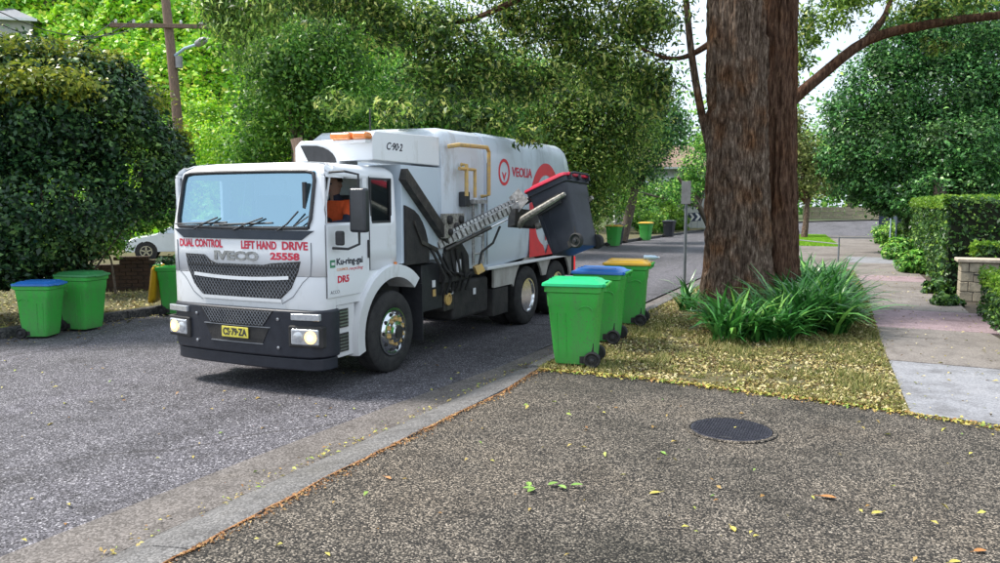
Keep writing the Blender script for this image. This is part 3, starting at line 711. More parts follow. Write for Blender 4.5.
# grille: dark recess, mesh bars and two pale slats
GR = [(-.80, 1.45), (-.50, 1.445), (-.42, 1.385), (-.33, 1.355), (.33, 1.355), (.42, 1.375), (.80, 1.405), (.77, 1.30), (.68, 1.12), (.52, .985), (-.52, .985), (-.68, 1.12), (-.77, 1.30)]
def panel_on_face(poly, m, name, lift, parent=truck, depth=.02): return columns(poly, face, lift, depth).build(name, m, parent)
grille = panel_on_face(GR, M['chassis'], 'grille', .006)
mesh = T()
def inside(x, z, poly):
    c = False
    for (x0, z0), (x1, z1) in zip(poly, poly[1:] + poly[:1]):
        if (z0 > z) != (z1 > z) and x < (x1 - x0) * (z - z0) / (z1 - z0) + x0: c = not c
    return c
for i in range(-30, 31):
    for sgn in (1, -1):
        seg = []
        for t in np.linspace(0, 1, 26):
            z = .99 + .45 * t; x = i * .045 + sgn * (z - 1.2) * .75
            ok = inside(x, z, GR)
            if ok: seg.append((x, face(x) - .008, z))
        if len(seg) > 2: mesh.tube([(q_[0], q_[1] - .002, q_[2]) for q_ in (seg[0], seg[len(seg) // 2], seg[-1])], .0036, 4)
tag(mesh.build('grille_mesh', M['greytxt'], grille), kind='stuff')
for z, w, h in ((1.205, .66, .036),):
    T().loft([[(x, face(x) - .02 + d, z + dz + .03 * (abs(x) / .7) ** 2) for x in np.linspace(-w, w, 9) for _ in (0,)] for d, dz in ((0, -h / 2), (0, h / 2), (.03, h / 2), (.03, -h / 2))], False, False, False).build('grille_slat', M['white'], grille, smooth=True)
T().loft([[(x, face(x) - .014 + d, .985 + dz) for x in np.linspace(-.56, .56, 7)] for d, dz in ((0, -.018), (0, .018), (.03, .018), (.03, -.018))], False, False, False).build('grille_slat', M['white'], grille)
T().loft([[(x, face(x) - .018 + d, 1.335 + dz) for x in np.linspace(-.74, .76, 9)] for d, dz in ((0, -.007), (0, .007), (.02, .007), (.02, -.007))], False, False, False).build('grille_slat', M['black'], grille)
words('IVECO', .13, M['steel'], truck, K, (-.36, -.008, 1.40), width=.62, name='badge', depth=.008, bold=.006, wrap=face)
tx = lambda t, x, z, s, w, m=M['redtxt'], b=.004: words(t, s, m, truck, K, (x, -.006, z), width=w, bold=b, wrap=face)
tx('DUAL CONTROL', -.90, 1.53, .115, .66); tx('LEFT HAND', .03, 1.525, .115, .47); tx('DRIVE', .57, 1.525, .115, .32)
tx('25558', .42, 1.418, .10, .37)
# --- bumper
def plan(off): return [(-1.08 + off, .27), (-1.08 + off, .16), (-1.04 + off, .05), (-.92 + off * .5, -.04 + off), (-.5, -.085 + off), (0, -.10 + off), (.5, -.085 + off), (.92 - off * .5, -.04 + off), (1.04 - off, .05), (1.08 - off, .16), (1.08 - off, .27)]
b = T()
out = plan(0); inn = [(x * .9, y + .12) for x, y in reversed(plan(0))]
b.prism(out + inn, 'z', .40, .90); bumper = b.build('bumper', M['bumper'], truck, bevel=.025)
b = T(); b.prism(plan(.03) + [(x * .88, y + .12) for x, y in reversed(plan(.03))], 'z', .26, .395); b.build('lower_valance', M['bumper'], bumper, bevel=.02)
bf = lambda x: float(np.interp(abs(x), [0, .5, .92, 1.04], [-.10, -.085, -.04, .05])) - .002
def on_bumper(poly, m, name, lift=.004, depth=.02): return columns(poly, bf, lift, depth).build(name, m, bumper)
on_bumper([(-.52, .885), (.50, .885), (.40, .76), (.36, .715), (-.36, .715), (-.42, .76)], M['chassis'], 'lower_grille', .006)
gm = T()
for i in range(-24, 25):
    for sg in (1, -1):
        p = []
        for t in np.linspace(0, 1, 14):
            z = .725 + .15 * t; x = i * .042 + sg * (z - .8) * .8
            if abs(x) < .37 + (z - .72) * .75: p.append((x, bf(x) - .010, z))
        if len(p) > 2: gm.tube([p[0], p[len(p) // 2], p[-1]], .0036, 4)
tag(gm.build('grille_mesh', M['greytxt'], bumper), kind='stuff')
on_bumper([(-.44, .695), (.44, .695), (.35, .53), (-.35, .53)], M['chassis'], 'plate_recess', .005)
for zz, w in ((.702, .46), (.522, .36)):
    on_bumper([(-w, zz), (w, zz), (w, zz + .008), (-w, zz + .008)], M['greytxt'], 'trim_strip', .012)
pl = T().box(-.185, .185, -.125, -.117, .575, .69).build('number_plate', M['plate'], bumper, bevel=.004)
words('CS·79·ZA', .105, M['blacktxt'], pl, K, (-.165, -.1265, .60), width=.33, bold=.003)
for x, z in ((-.58, .80), (-.58, .50), (.56, .80), (.56, .50)): T().disc((x, bf(x), z), (0, -1, 0), [(.018, 0), (.018, .012), (.006, .016)], 8).build('bolt', M['steel'], bumper)
for s in (1, -1):
    # lamp recess and headlamp on the rounded corner
    A = Matrix.Translation((s * .885, -.028, .63)) @ Matrix.Rotation(s * R(10), 4, 'Z')
    rc = T(); rc.box(-.20, .20, -.028, .06, -.115, .115, A); rc.build('lamp_surround', M['chassis'], bumper, bevel=.02)
    hl = T(); hl.box(-.165, .155, -.042, .0, -.085, .085, A); head = hl.build('headlight', M['lensclear'], bumper, bevel=.02)
    for dx, m_, r_ in ((-.075 * s, M['lensclear'], .055), (.065 * s, M['lampwarm'], .066)):
        T().disc(A @ Vector((dx, -.042, 0)), A.to_3x3() @ Vector((0, -1, 0)), [(r_, 0), (r_, .006), (r_ * .7, .012), (.001, .014)], 18).build('bulb', m_, head, smooth=True)
    T().disc(A @ Vector((.065 * s, -.055, 0)), A.to_3x3() @ Vector((0, -1, 0)), [(.028, 0), (.028, .006), (.001, .01)], 12).build('bulb', M['lampcore'], head)
    A2 = Matrix.Translation((s * .885, -.03, .835)) @ Matrix.Rotation(s * R(10), 4, 'Z')
    T().box(-.165, .165, -.03, .02, -.035, .035, A2).build('fog_lamp', M['lensclear'], bumper, bevel=.01)
# --- steps below the door
for s in (1, -1):
    st = T(); st.box(*sorted((s * .80, s * 1.035)), .285, .60, .36, .925); step = st.build('step_box', M['white'], truck, bevel=.01)
    for z0 in (.42, .68):
        T().box(*sorted((s * 1.036, s * 1.046)), .30, .47, z0, z0 + .2).build('tread_panel', M['darksteel'], step)
        for q in range(5):
            T().box(*sorted((s * 1.047, s * 1.056)), .31, .46, z0 + .02 + q * .036, z0 + .035 + q * .036, ).build('tread_bar', M['steel'], step)
# --- wheels
def wheel(x, y, s, dual=False):
    r, w = .485, .27
    w0 = T(); c = (x, y, r)
    prof = [(.29, -w), (.40, -w), (.462, -w * .97), (r, -w * .86), (r, -w * .52), (r - .012, -w * .5), (r - .012, -w * .46), (r, -w * .44), (r, -.14), (r, -w * .14), (.462, -.012), (.41, .0), (.35, .006), (.31, 0), (.29, -.02)]
    w0.disc(c, (s, 0, 0), prof, 40, (False, False))
    tyre = w0.build('wheel', M['rubber'], truck, smooth=True)
    rim = T()
    if dual: rp = [(.29, -.02), (.285, .004), (.262, .004), (.25, -.03), (.235, -.13), (.20, -.15), (.13, -.15), (.12, -.10), (.115, -.09), (.07, -.085), (.06, -.05), (.001, -.045)]
    else: rp = [(.29, -.02), (.285, .004), (.262, .004), (.25, -.02), (.235, .0), (.20, .018), (.165, .022), (.135, .022), (.128, .05), (.09, .06), (.085, .075), (.001, .078)]
    rim.disc(c, (s, 0, 0), rp, 32); rimo = rim.build('rim', M['chrome'], tyre, smooth=True)
    base = .022 if not dual else -.148
    for k in range(10):
        a = 2 * math.pi * k / 10
        T().disc((x + s * (.006 if not dual else -.142), y + .215 * math.cos(a), r + .215 * math.sin(a)), (s, 0, 0), [(.024, -.01), (.024, .012)], 10).build('rim_hole', M['chassis'], tyre)
        nuts = T(); nuts.disc((x + s * base, y + .152 * math.cos(a + .3), r + .152 * math.sin(a + .3)), (s, 0, 0), [(.018, 0), (.018, .025), (.01, .035)], 6)
        nuts.box(x + s * base, x + s * (base + .03), y + .152 * math.cos(a + .3) - .006, y + .152 * math.cos(a + .3) + .006, r + .152 * math.sin(a + .3), r + .152 * math.sin(a + .3) + .04)
        nuts.build('wheel_nut', M['yellow'] if not dual else M['steel'], tyre)
    T().disc((x + s * (.078 if not dual else -.045), y, r), (s, 0, 0), [(.08 if not dual else .06, -.02), (.078 if not dual else .055, .004), (.001, .012)], 20).build('hub_cap', M['darksteel'] if not dual else M['steel'], tyre, smooth=True)
    if dual:
        T().disc((x - s * .33, y, r), (s, 0, 0), [(.29, -w), (.40, -w), (.462, -w * .97), (r, -w * .86), (r, -w * .14), (.462, -.012), (.41, .0), (.29, 0)], 32).build('inner_tyre', M['rubber'], tyre, smooth=True)
for s in (1, -1):
    wheel(s * 1.035, 1.37, s); wheel(s * 1.06, 5.42, s, True); wheel(s * 1.06, 6.78, s, True)
for s in (1, -1):
    T().box(*sorted((s * .76, s * 1.06)), 2.0, 2.02, .28, 1.0).build('mud_flap', M['black'], truck)
    T().box(*sorted((s * .70, s * .72)), .75, 2.0, .5, 1.2).build('inner_arch', M['chassis'], truck)
# --- chassis and gear between the axles
ch = T(); ch.box(-.45, -.33, .5, 7.3, .68, .95); ch.box(.33, .45, .5, 7.3, .68, .95)
for y in (1.9, 3.0, 4.2, 6.1): ch.box(-.329, .329, y, y + .1, .7, .9)
ch.build('chassis', M['chassis'], truck)
for y in (1.37, 5.42, 6.78): T().tube([(-.78, y, .485), (.78, y, .485)], .07, 10).build('axle', M['chassis'], truck)
T().box(-.3, .3, .8, 1.9, .55, 1.08).build('engine', M['chassis'], truck, bevel=.05)
T().box(-.32, .32, 6.2, 6.9, .34, .62).build('differential', M['chassis'], truck, bevel=.1)
bx = lambda n, a, m, bv=.012: T().box(*a).build(n, m, truck, bevel=bv)
bx('battery_box', (.55, 1.02, 2.06, 2.60, .62, 1.22), M['black'])
bx('fuel_tank', (.50, 1.0, 2.95, 4.05, .38, .93), M['chassis'], .06)
bx('hydraulic_tank', (.5, 1.02, 2.64, 2.92, .56, 1.2), M['darksteel'])
bx('air_tank', (.55, .95, 3.2, 3.9, .94, 1.06), M['black'], .05)
bx('fuel_tank', (-1.0, -.5, 2.1, 4.0, .4, .95), M['chassis'], .06)
bx('toolbox', (.62, 1.06, 4.07, 4.62, .30, .72), M['chassis'], .02)
gd = T(); gd.prism([(4.07, 1.06), (4.07, .74), (4.73, .74)] + arc(.66, 162, 25, 12, (5.42, .485)) + arc(.66, 155, 15, 12, (6.78, .485)) + [(7.5, .74), (7.5, 1.06)], 'x', 1.04, 1.075); gd.build('side_guard', M['guard'], truck)
gd = T(); gd.prism([(4.07, 1.06), (4.07, .74), (4.73, .74)] + arc(.66, 162, 25, 12, (5.42, .485)) + arc(.66, 155, 15, 12, (6.78, .485)) + [(7.5, .74), (7.5, 1.06)], 'x', -1.075, -1.04); gd.build('side_guard', M['guard'], truck)
for (x, y, z, m_) in ((1.03, 2.30, .92, M['chev']), (1.03, 2.31, .80, M['yellow']), (1.03, 2.78, .78, M['chev']), (1.03, 2.70, .66, M['yellow']), (1.01, 3.5, .70, M['chev'])):
    T().box(x, x + .012, y, y + .07, z, z + .09).build('safety_sticker', m_, truck)
T().disc((1.02, 2.72, .72), (1, 0, 0), [(.085, 0), (.085, .03), (.06, .035), (.06, .01)], 16).build('hose_reel', M['yellow'], truck)
# --- snorkel, canopy, beacon
T().tube([(-.47, 1.58, 1.9), (-.47, 1.58, 2.66), (-.50, 1.56, 2.82)], .075, 12).build('exhaust_stack', M['timber'], truck, smooth=True)
cn = T(); cn.prism([(.98, 2.485), (.98, 2.74), (1.04, 2.81), (2.50, 2.86), (2.50, 2.485)], 'x', .56, 1.045)
cn.build('front_canopy', M['white'], truck, bevel=.015)
T().prism([(-.08, 2.43), (-.08, 2.66), (.0, 2.73), (.555, 2.73), (.555, 2.43)], 'y', 1.02, 1.40).build('intake_housing', M['white'], truck, bevel=.02)
T().prism([(.10, 2.675), (.02, 2.675), (.14, 2.47)] + [(.16 + .36 * math.sin(R(a)), 2.47 + .205 * math.cos(R(a))) for a in range(90, 9, -15)], 'y', 1.0, 1.019).build('air_intake', M['black'], truck)
bc = T(); bc.box(.58, 1.03, .87, .978, 2.675, 2.71); beacon = bc.build('beacon_bar', M['white'], truck, bevel=.008)
for a, b_ in ((.56, .84), (.86, 1.06)): T().box(a, b_, .84, .977, 2.7105, 2.79).build('beacon_lens', M['orange'], beacon, bevel=.03)
T().tube([(.80, 1.3, 2.8), (.80, 1.3, 3.1)], .008, 6).build('aerial', M['black'], truck)
words('C·90·2', .12, M['blacktxt'], truck, K, (1.046, 1.25, 2.62), X=(0, 1, 0), width=.34, bold=.002, slant=.3)
# --- hopper between cab and body
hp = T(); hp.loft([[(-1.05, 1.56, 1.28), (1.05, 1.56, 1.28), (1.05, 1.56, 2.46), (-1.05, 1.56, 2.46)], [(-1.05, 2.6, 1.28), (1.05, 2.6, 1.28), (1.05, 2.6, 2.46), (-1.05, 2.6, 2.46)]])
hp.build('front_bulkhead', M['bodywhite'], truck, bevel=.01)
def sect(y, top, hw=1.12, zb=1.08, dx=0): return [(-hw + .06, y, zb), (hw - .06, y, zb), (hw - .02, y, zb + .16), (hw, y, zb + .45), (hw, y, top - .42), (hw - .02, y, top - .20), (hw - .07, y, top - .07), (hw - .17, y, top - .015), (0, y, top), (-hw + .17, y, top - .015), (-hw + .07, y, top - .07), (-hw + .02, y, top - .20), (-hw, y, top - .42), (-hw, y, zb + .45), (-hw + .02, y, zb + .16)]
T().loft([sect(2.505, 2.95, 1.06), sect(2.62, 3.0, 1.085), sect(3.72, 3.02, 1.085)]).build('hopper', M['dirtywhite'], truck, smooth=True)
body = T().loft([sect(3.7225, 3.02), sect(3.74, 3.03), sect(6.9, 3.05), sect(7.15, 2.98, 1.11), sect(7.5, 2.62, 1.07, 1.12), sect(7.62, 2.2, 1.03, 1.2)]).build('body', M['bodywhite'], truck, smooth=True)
T().box(-1.09, 1.13, 3.75, 7.45, 1.03, 1.078).build('body_rail', M['white'], truck, bevel=.01)
T().box(1.1201, 1.1235, 3.73, 3.76, 1.12, 2.58).build('panel_seam', M['greytxt'], truck)
for s in (1, -1):
    T().loft([[(s * x, face(x) - .006, z), (s * (x + .007), face(x) - .006, z), (s * (x + .007), face(x) + .01, z), (s * x, face(x) + .01, z)] for x, z in ((.93, 1.60), (.93, 1.40), (.915, 1.25))], False, False).build('panel_seam', M['greytxt'], truck)
    T().loft([[(s * x, face(x) - .005, z), (s * x, face(x) - .005, z + .008), (s * x, face(x) + .01, z + .008), (s * x, face(x) + .01, z)] for x, z in ((.56, .95), (.70, 1.03), (.82, 1.18), (.90, 1.245))], False, False).build('panel_seam', M['greytxt'], truck)
# black chute beam slanting down behind the cab
T().loft([[(1.052, y, z), (1.15, y, z), (1.15, y + .05, z + .13), (1.055, y + .05, z + .13)] for y, z in ((1.50, 2.28), (2.58, 1.44))]).build('chute_beam', M['darksteel'], truck)
T().loft([[(1.052, y, z), (1.10, y, z), (1.10, y, z + .05), (1.052, y, z + .05)] for y, z in ((1.78, 1.75), (1.95, 1.50), (2.35, 1.38))]).build('lift_strut', M['darksteel'], truck)
sh = T(); sh.prism([(1.60, 1.26), (1.60, 1.98)] + [(1.62 + .55 * math.sin(R(a)), 1.30 + .66 * math.cos(R(a))) for a in range(8, 91, 12)] + [(2.17, 1.26)], 'x', 1.055, 1.075); sh.build('mud_guard_panel', M['chassis'], truck)
# yellow rail and ladder, valve block
yr = T(); yr.tube([(1.10, 2.62, 2.74), (1.24, 2.66, 2.76), (1.24, 3.5, 2.78), (1.24, 3.56, 2.72), (1.24, 3.56, 2.12), (1.12, 3.56, 2.1)], .028, 8); yr.build('yellow_rail', M['yellow'], truck, smooth=True)
yr = T(); yr.tube([(1.12, 2.95, 2.52), (1.2, 2.95, 2.52), (1.2, 2.95, 2.10)], .028, 8); yr.tube([(1.2, 2.75, 2.46), (1.2, 3.2, 2.46), (1.2, 3.2, 2.08)], .025, 8); yr.build('yellow_bracket', M['yellow'], truck)
T().box(1.09, 1.2, 2.93, 3.06, 1.96, 2.16).build('control_box', M['black'], truck, bevel=.015)
T().box(1.09, 1.25, 3.08, 3.5, 2.0, 2.05).build('step_plate', M['armgrey'], truck)
ld = T()
for y in (3.22, 3.52): ld.tube([(1.16, y, 1.15), (1.16, y, 2.06)], .022, 6)
for z in (1.3, 1.55, 1.8): ld.tube([(1.16, 3.22, z), (1.16, 3.52, z)], .018, 6)
ld.build('ladder', M['armgrey'], truck)
vb = T().box(1.09, 1.17, 2.42, 2.95, 1.55, 1.87).build('valve_plate', M['jaw'], truck, bevel=.01)
for y, z, r_ in ((2.51, 1.79, .06), (2.83, 1.79, .055), (2.53, 1.63, .045), (2.69, 1.70, .05), (2.86, 1.64, .04)): T().disc((1.17, y, z), (1, 0, 0), [(r_, 0), (r_, .03), (r_ * .6, .04)], 12).build('valve', M['chassis'], vb)
tr = T().prism([(2.55, 1.42), (2.75, 1.5), (3.0, 1.46), (3.18, 1.3), (3.22, 1.0), (3.15, .95), (2.5, .95)], 'x', .75, 1.12).build('slew_housing', M['chassis'], truck, bevel=.03)
T().box(1.121, 1.14, 2.80, 2.90, 1.08, 1.25).build('label_plate', M['chev'], truck)
hs = T()
for q in range(6):
    y0 = 2.2 + q * .14
    hs.tube([(1.06 + .02 * q, y0, 1.45 - .05 * (q % 3)), (1.15, y0 + .1, 1.2 - .04 * q), (1.12 + .03 * (q % 2), y0 + .28, 1.05), (1.05, y0 + .3, .8)], .02, 6)
hs.build('hose', M['rubber'], truck, smooth=True)
# --- big print on the body side
sx = 1.1225
words('VEOLIA', .20, M['redtxt'], truck, K, (sx + .003, 4.62, 2.42), X=(0, 1, 0), width=.80, bold=.004)
rg = T(); n = 40
def ring(cy, cz, ro, ri, a0, a1, n=40, sy=1):
    vs = []; fs = []
    for i in range(n + 1):
        a = R(a0 + (a1 - a0) * i / n)
        for r_ in (ro, ri):
            for x in (sx, sx + .003): vs.append((x, cy + r_ * math.cos(a) * sy, cz + r_ * math.sin(a)))
    for i in range(n): b_ = i * 4; fs += [(b_ + 1, b_ + 3, b_ + 7, b_ + 5), (b_, b_ + 1, b_ + 5, b_ + 4), (b_ + 2, b_ + 3, b_ + 7, b_ + 6)]
    return vs, fs
rg.add(*ring(4.33, 2.47, .20, .155, 0, 360)); rg.prism([(4.25, 2.47), (4.33, 2.34), (4.41, 2.47), (4.38, 2.47), (4.33, 2.41), (4.28, 2.47)], 'x', sx, sx + .003); rg.build('emblem', M['red'], truck)
big = T(); big.add(*ring(6.04, 1.88, .80, .60, -10, 190, 48, .90))
big.prism([(5.32, 1.80), (5.52, 1.80)] + [(6.04 + .49 * math.cos(R(a)), 1.74 + .46 * math.sin(R(a))) for a in range(184, 268, 12)] + [(6.04, 1.12), (5.32, 1.12)], 'x', sx, sx + .003)
big.prism([(6.76, 1.74), (6.56, 1.74)] + [(6.04 + .49 * math.cos(R(a)), 1.74 + .46 * math.sin(R(a))) for a in range(-4, -88, -12)] + [(6.042, 1.12), (6.76, 1.12)], 'x', sx, sx + .003)
big.prism([(6.04, 1.9), (5.94, 1.62), (6.04, 1.36), (6.16, 1.5), (6.14, 1.68)], 'x', sx, sx + .003)
big.build('emblem', M['red'], truck)
# door print
dx = 1.0635
T().box(dx, dx + .003, .15, .235, 1.335, 1.415).build('council_badge', M['greentxt'], truck)
T().box(dx + .004, dx + .006, .17, .22, 1.36, 1.39).build('council_badge_shape', M['chev'], truck)
words('Ku-ring-gai', .095, M['blacktxt'], truck, K, (dx, .255, 1.36), X=(0, 1, 0), width=.47, bold=.003)
words('COUNCIL', .04, M['orangetxt'], truck, K, (dx, .26, 1.295), X=(0, 1, 0), width=.20)
words('recycling', .05, M['redtxt'], truck, K, (dx, .47, 1.29), X=(0, 1, 0), width=.26, slant=.3)
words('DR5', .10, M['redtxt'], truck, K, (dx, .27, 1.17), X=(0, 1, 0), width=.20, bold=.004)
words('ACCO', .05, M['greytxt'], truck, K, (dx, .15, 1.06), X=(0, 1, 0), width=.15)
# --- mirror on the nearside
for s in (1,):
    yo = .30
    mr = T(); mr.box(*sorted((s * 1.20, s * 1.40)), yo, yo + .10, 1.70, 2.16); mir = mr.build('mirror', M['mirror'], truck, bevel=.03, seg=3)
    T().box(*sorted((s * 1.22, s * 1.38)), yo + .101, yo + .106, 1.73, 2.13).build('mirror_glass', M['chrome'], mir)
    ar = T(); ar.tube([(s * 1.04, .20, 2.32), (s * 1.2, .24, 2.33), (s * 1.30, .34, 2.30), (s * 1.30, .34, 2.14)], .014, 6); ar.tube([(s * 1.30, .34, 1.71), (s * 1.30, .34, 1.58), (s * 1.2, .28, 1.53), (s * 1.06, .2, 1.54)], .014, 6); ar.build('mirror_arm', M['black'], mir)
    T().box(*sorted((s * 1.12, s * 1.22)), .16, .21, 1.57, 1.72).build('small_mirror', M['black'], mir, bevel=.02)
# tail lamp and rear bumper bar
T().box(.98, 1.10, 7.56, 7.66, .72, 1.0).build('tail_lamp', M['tred'], truck, bevel=.02)
T().box(-1.08, -.92, 7.56, 7.64, .68, .98).build('tail_lamp', M['tred'], truck, bevel=.02)
T().box(-1.1, 1.1, 7.50, 7.558, .64, 1.02).build('rear_bar', M['chassis'], truck)
T().box(1.0, 1.12, 7.3, 7.9, 1.05, 1.12).build('rear_hinge', M['white'], truck, bevel=.02)
# --- lifting arm (truck coordinates), from the slew housing out to the lifted bin
LIFT = Matrix.Translation((-3.52, 9.95, 1.42)) @ Matrix.Rotation(R(-14), 4, 'Z') @ Matrix.Rotation(R(-20), 4, 'Y') @ Matrix.Rotation(R(-4), 4, 'X')
pA = Vector((1.0, 2.45, 1.45)); pB = (LIFT @ Vector((-.60, -.12, .93)) - truck.location) / K
def along(a, b):
    d = (b - a).normalized(); s_ = d.cross(Vector((0, 0, 1))).normalized(); u_ = s_.cross(d).normalized()
    return Matrix(((s_.x, d.x, u_.x, a.x), (s_.y, d.y, u_.y, a.y), (s_.z, d.z, u_.z, a.z), (0, 0, 0, 1))), (b - a).length
Am, AL = along(pA, pB)
arm = T().box(-.05, .05, -.12, AL, -.06, .06, Am).build('lift_arm', M['armgrey'], truck, bevel=.012)
T().box(-.035, .035, AL * .5, AL + .16, -.04, .04, Am).build('arm_extension', M['steel'], arm, bevel=.008)
lk_ = T()
for i in range(int(AL / .055)):
    y = -.05 + i * .055
    lk_.box(-.045, .045, y, y + .04, .064, .105, Am)
lk_.build('cable_chain', M['steel'], arm)
lk_ = T()
for i in range(int(AL / .07)):
    y = -.05 + i * .07
    lk_.box(.052, .058, y, y + .018, -.045, .045, Am)
lk_.build('arm_rib', M['darksteel'], arm)
T().tube([Am @ Vector((.03, .1, -.10)), Am @ Vector((.03, AL * .6, -.10))], .026, 10).build('ram', M['darksteel'], arm, smooth=True)
T().tube([Am @ Vector((.03, AL * .6, -.10)), Am @ Vector((.03, AL * .95, -.10))], .014, 8).build('ram_rod', M['chrome'], arm, smooth=True)
T().tube([Am @ Vector((0, AL * .7, -.15)), Am @ Vector((.05, AL * .55, -.30)), Am @ Vector((.05, AL * .4, -.34)), Am @ Vector((.02, AL * .32, -.50))], .016, 6).build('arm_hose', M['rubber'], arm, smooth=True)
T().box(-.05, .05, AL * .27, AL * .36, -.60, -.48, Am).build('hose_hook', M['yellow'], arm, bevel=.01)
# ------------------------------------------------------------------ wheelie bins
def make_bin(label, body_m, lid_m, group=None, lid_label=None, open_lid=False, name='wheelie_bin'):
    """240 litre bin; local +x is the hinge and wheel side, front lip at -x"""
    root = empty(name, (0, 0, 0), label, 'wheelie bin', group)
    ring = lambda w, d, z, r=.05, cx=0: rrect(w, d, r, z, 3, cx, 0)
    b = MB(); b.loft([ring(.47, .45, .035, .06, .02), ring(.485, .46, .06, .06, .02), ring(.52, .485, .22, .06, .015), ring(.60, .53, .72, .06, 0), ring(.615, .54, .74, .05, 0), ring(.64, .55, .90, .05, 0), ring(.69, .585, .915, .05, 0), ring(.695, .59, .985, .05, 0), ring(.64, .54, .985, .05, 0), ring(.62, .52, .93, .05, 0)])
    body = b.build('body', body_m, root, smooth=True)
    # raised pressing on both sides, recesses round the wheels
    for s in (-1, 1):
        rbs = MB()
        for q in (-.17, -.06): rbs.tube([(q, s * .238, .12), (q - .02, s * .268, .66)], .005, 5)
        rbs.build('side_rib', body_m, body)
        a = MB(); pts = [(.16 + .085 * math.cos(R(q)), s * .262 + s * .012, .70 + .05 * math.sin(R(q))) for q in range(0, 181, 20)]
        a.tube(pts, .007, 6); a.build('arch_mark', body_m, body)
        MB().box(.09, .26, *sorted((s * .20, s * .236)), .05, .30).build('wheel_recess', M['chassis'], body)
        w = MB(); w.disc((.245, s * .255, .10), (0, s, 0), [(.03, -.04), (.085, -.04), (.1, -.028), (.1, .018), (.085, .032), (.07, .02), (.065, .012), (.03, .02), (.026, .034), (.001, .036)], 22); wh = w.build('wheel', M['rubber'], root, smooth=True)
        MB().disc((.245, s * .285, .10), (0, s, 0), [(.03, -.02), (.028, .01), (.001, .014)], 12).build('hub', M['black'], wh)
    MB().tube([(.245, -.25, .10), (.245, .25, .10)], .014, 8).build('axle', M['darksteel'], root)
    h = MB(); h.tube([(.33, -.21, .94), (.40, -.21, 1.0), (.41, -.15, 1.01), (.41, .15, 1.01), (.40, .21, 1.0), (.33, .21, .94)], .017, 8)
    for s in (-.21, 0, .21): h.box(.34, .40, s - .012, s + .012, .93, 1.0)
    h.build('handle', body_m, root, smooth=True)
    l = MB(); l.loft([ring(.735, .625, .982, .06, -.005), ring(.745, .635, .988, .06, -.005), ring(.735, .625, 1.018, .06, -.005), ring(.67, .56, 1.026, .06, -.005), ring(.60, .49, 1.055, .08, 0), ring(.45, .36, 1.066, .08, 0)])
    lid = l.build('lid', lid_m, root, smooth=True)
    rb = MB()
    for s in (-.16, 0, .16): rb.box(-.30, .26, s - .012, s + .012, 1.035, 1.068)
    for s in (-.19, .19): rb.disc((.375, s, 1.0), (0, 1, 0), [(.024, -.05), (.024, .05)], 10)
    rb.build('lid_rib', lid_m, lid, bevel=.006)
    gp_ = MB(); gp_.box(-.405, -.36, -.11, .11, .975, 1.0); gp_.build('lid_lip', lid_m, lid, bevel=.01)
    if open_lid:
        piv = Vector((.375, 0, 1.0)); Rm = Matrix.Translation(piv) @ Matrix.Rotation(R(262), 4, 'Y') @ Matrix.Translation(-piv)
        lid.matrix_local = Rm
    return root
def place(o, x, y, z, rz): o.location = (x, y, z); o.rotation_euler = (0, 0, R(rz)); return o
def set_lid(o, m):
    for c in children_of(o):
        if c.name.split('.')[0] == 'lid':
            for q in [c] + children_of(c):
                q.data = q.data.copy(); q.data.materials.clear(); q.data.materials.append(m)
def set_body(o, m):
    for c in children_of(o):
        if c.name.split('.')[0] in ('body', 'handle'):
            c.data = c.data.copy(); c.data.materials.clear(); c.data.materials.append(m)
            for q in children_of(c):
                if q.name.startswith(('arch', 'side_rib')): q.data = q.data.copy(); q.data.materials.clear(); q.data.materials.append(m)
GB = 'green wheelie bins put out along the street'
bin0 = make_bin('green bin with bright green lid, nearest at the kerb by the leafy verge', M['bin_green'], M['bin_lid_green'], GB)
place(bin0, -3.13, 8.92, .128, 10)
def another(label, lid, x, y, z, rz, body=None, sc=1.0):
    o = copy_tree(bin0); tag(o, label); place(o, x, y, z, rz); set_lid(o, lid)
    if body: set_body(o, body)
    o.scale = (sc, sc, sc); return o
another('green bin with blue lid standing between the green-lidded and yellow-lidded bins', M['bin_lid_blue'], -3.34, 10.6, .128, 4)
another('green bin with yellow lid, last of the three bins beside the big tree', M['bin_lid_yellow'], -3.42, 12.3, .128, 8)
another('green bin with blue lid standing in the road before the dark shrub', M['bin_lid_blue'], -11.66, 7.86, .004, 205, sc=.84)
another('green bin with dull green lid beside the blue-lidded one at the dark stone kerb', M['bin_lid_olive'], -11.70, 8.62, .004, 192, sc=.92)
ob = make_bin('green bin with its yellow lid hanging open, half hidden behind the truck front', M['bin_green'], M['bin_lid_yellow'], GB, open_lid=True)
place(ob, -11.72, 10.62, .004, 205); ob.scale = (.92, .92, .92)
another('far green bin with yellow lid near the slim tree trunk', M['bin_lid_yellow'], -10.9, 36.6, .004, 170)
another('slim dark bin standing beside the far yellow-lidded bin and tree trunk', M['bin_char'], -11.1, 37.7, .004, 170, M['bin_char'])
fb = another('far green bin with a yellow lid over a dark rim beside the bright hedge', M['bin_lid_yellow'], -10.95, 43.0, .004, 170)
another('farthest bin, charcoal with a charcoal lid near the bend', M['bin_char'], -10.8, 48.2, .004, 170, M['bin_char'])
# lifted bin held by the truck's jaws
lb = make_bin('charcoal bin with red lid held up and tilted by the truck arm', M['bin_char'], M['bin_lid_red'])
lb.matrix_basis = LIFT
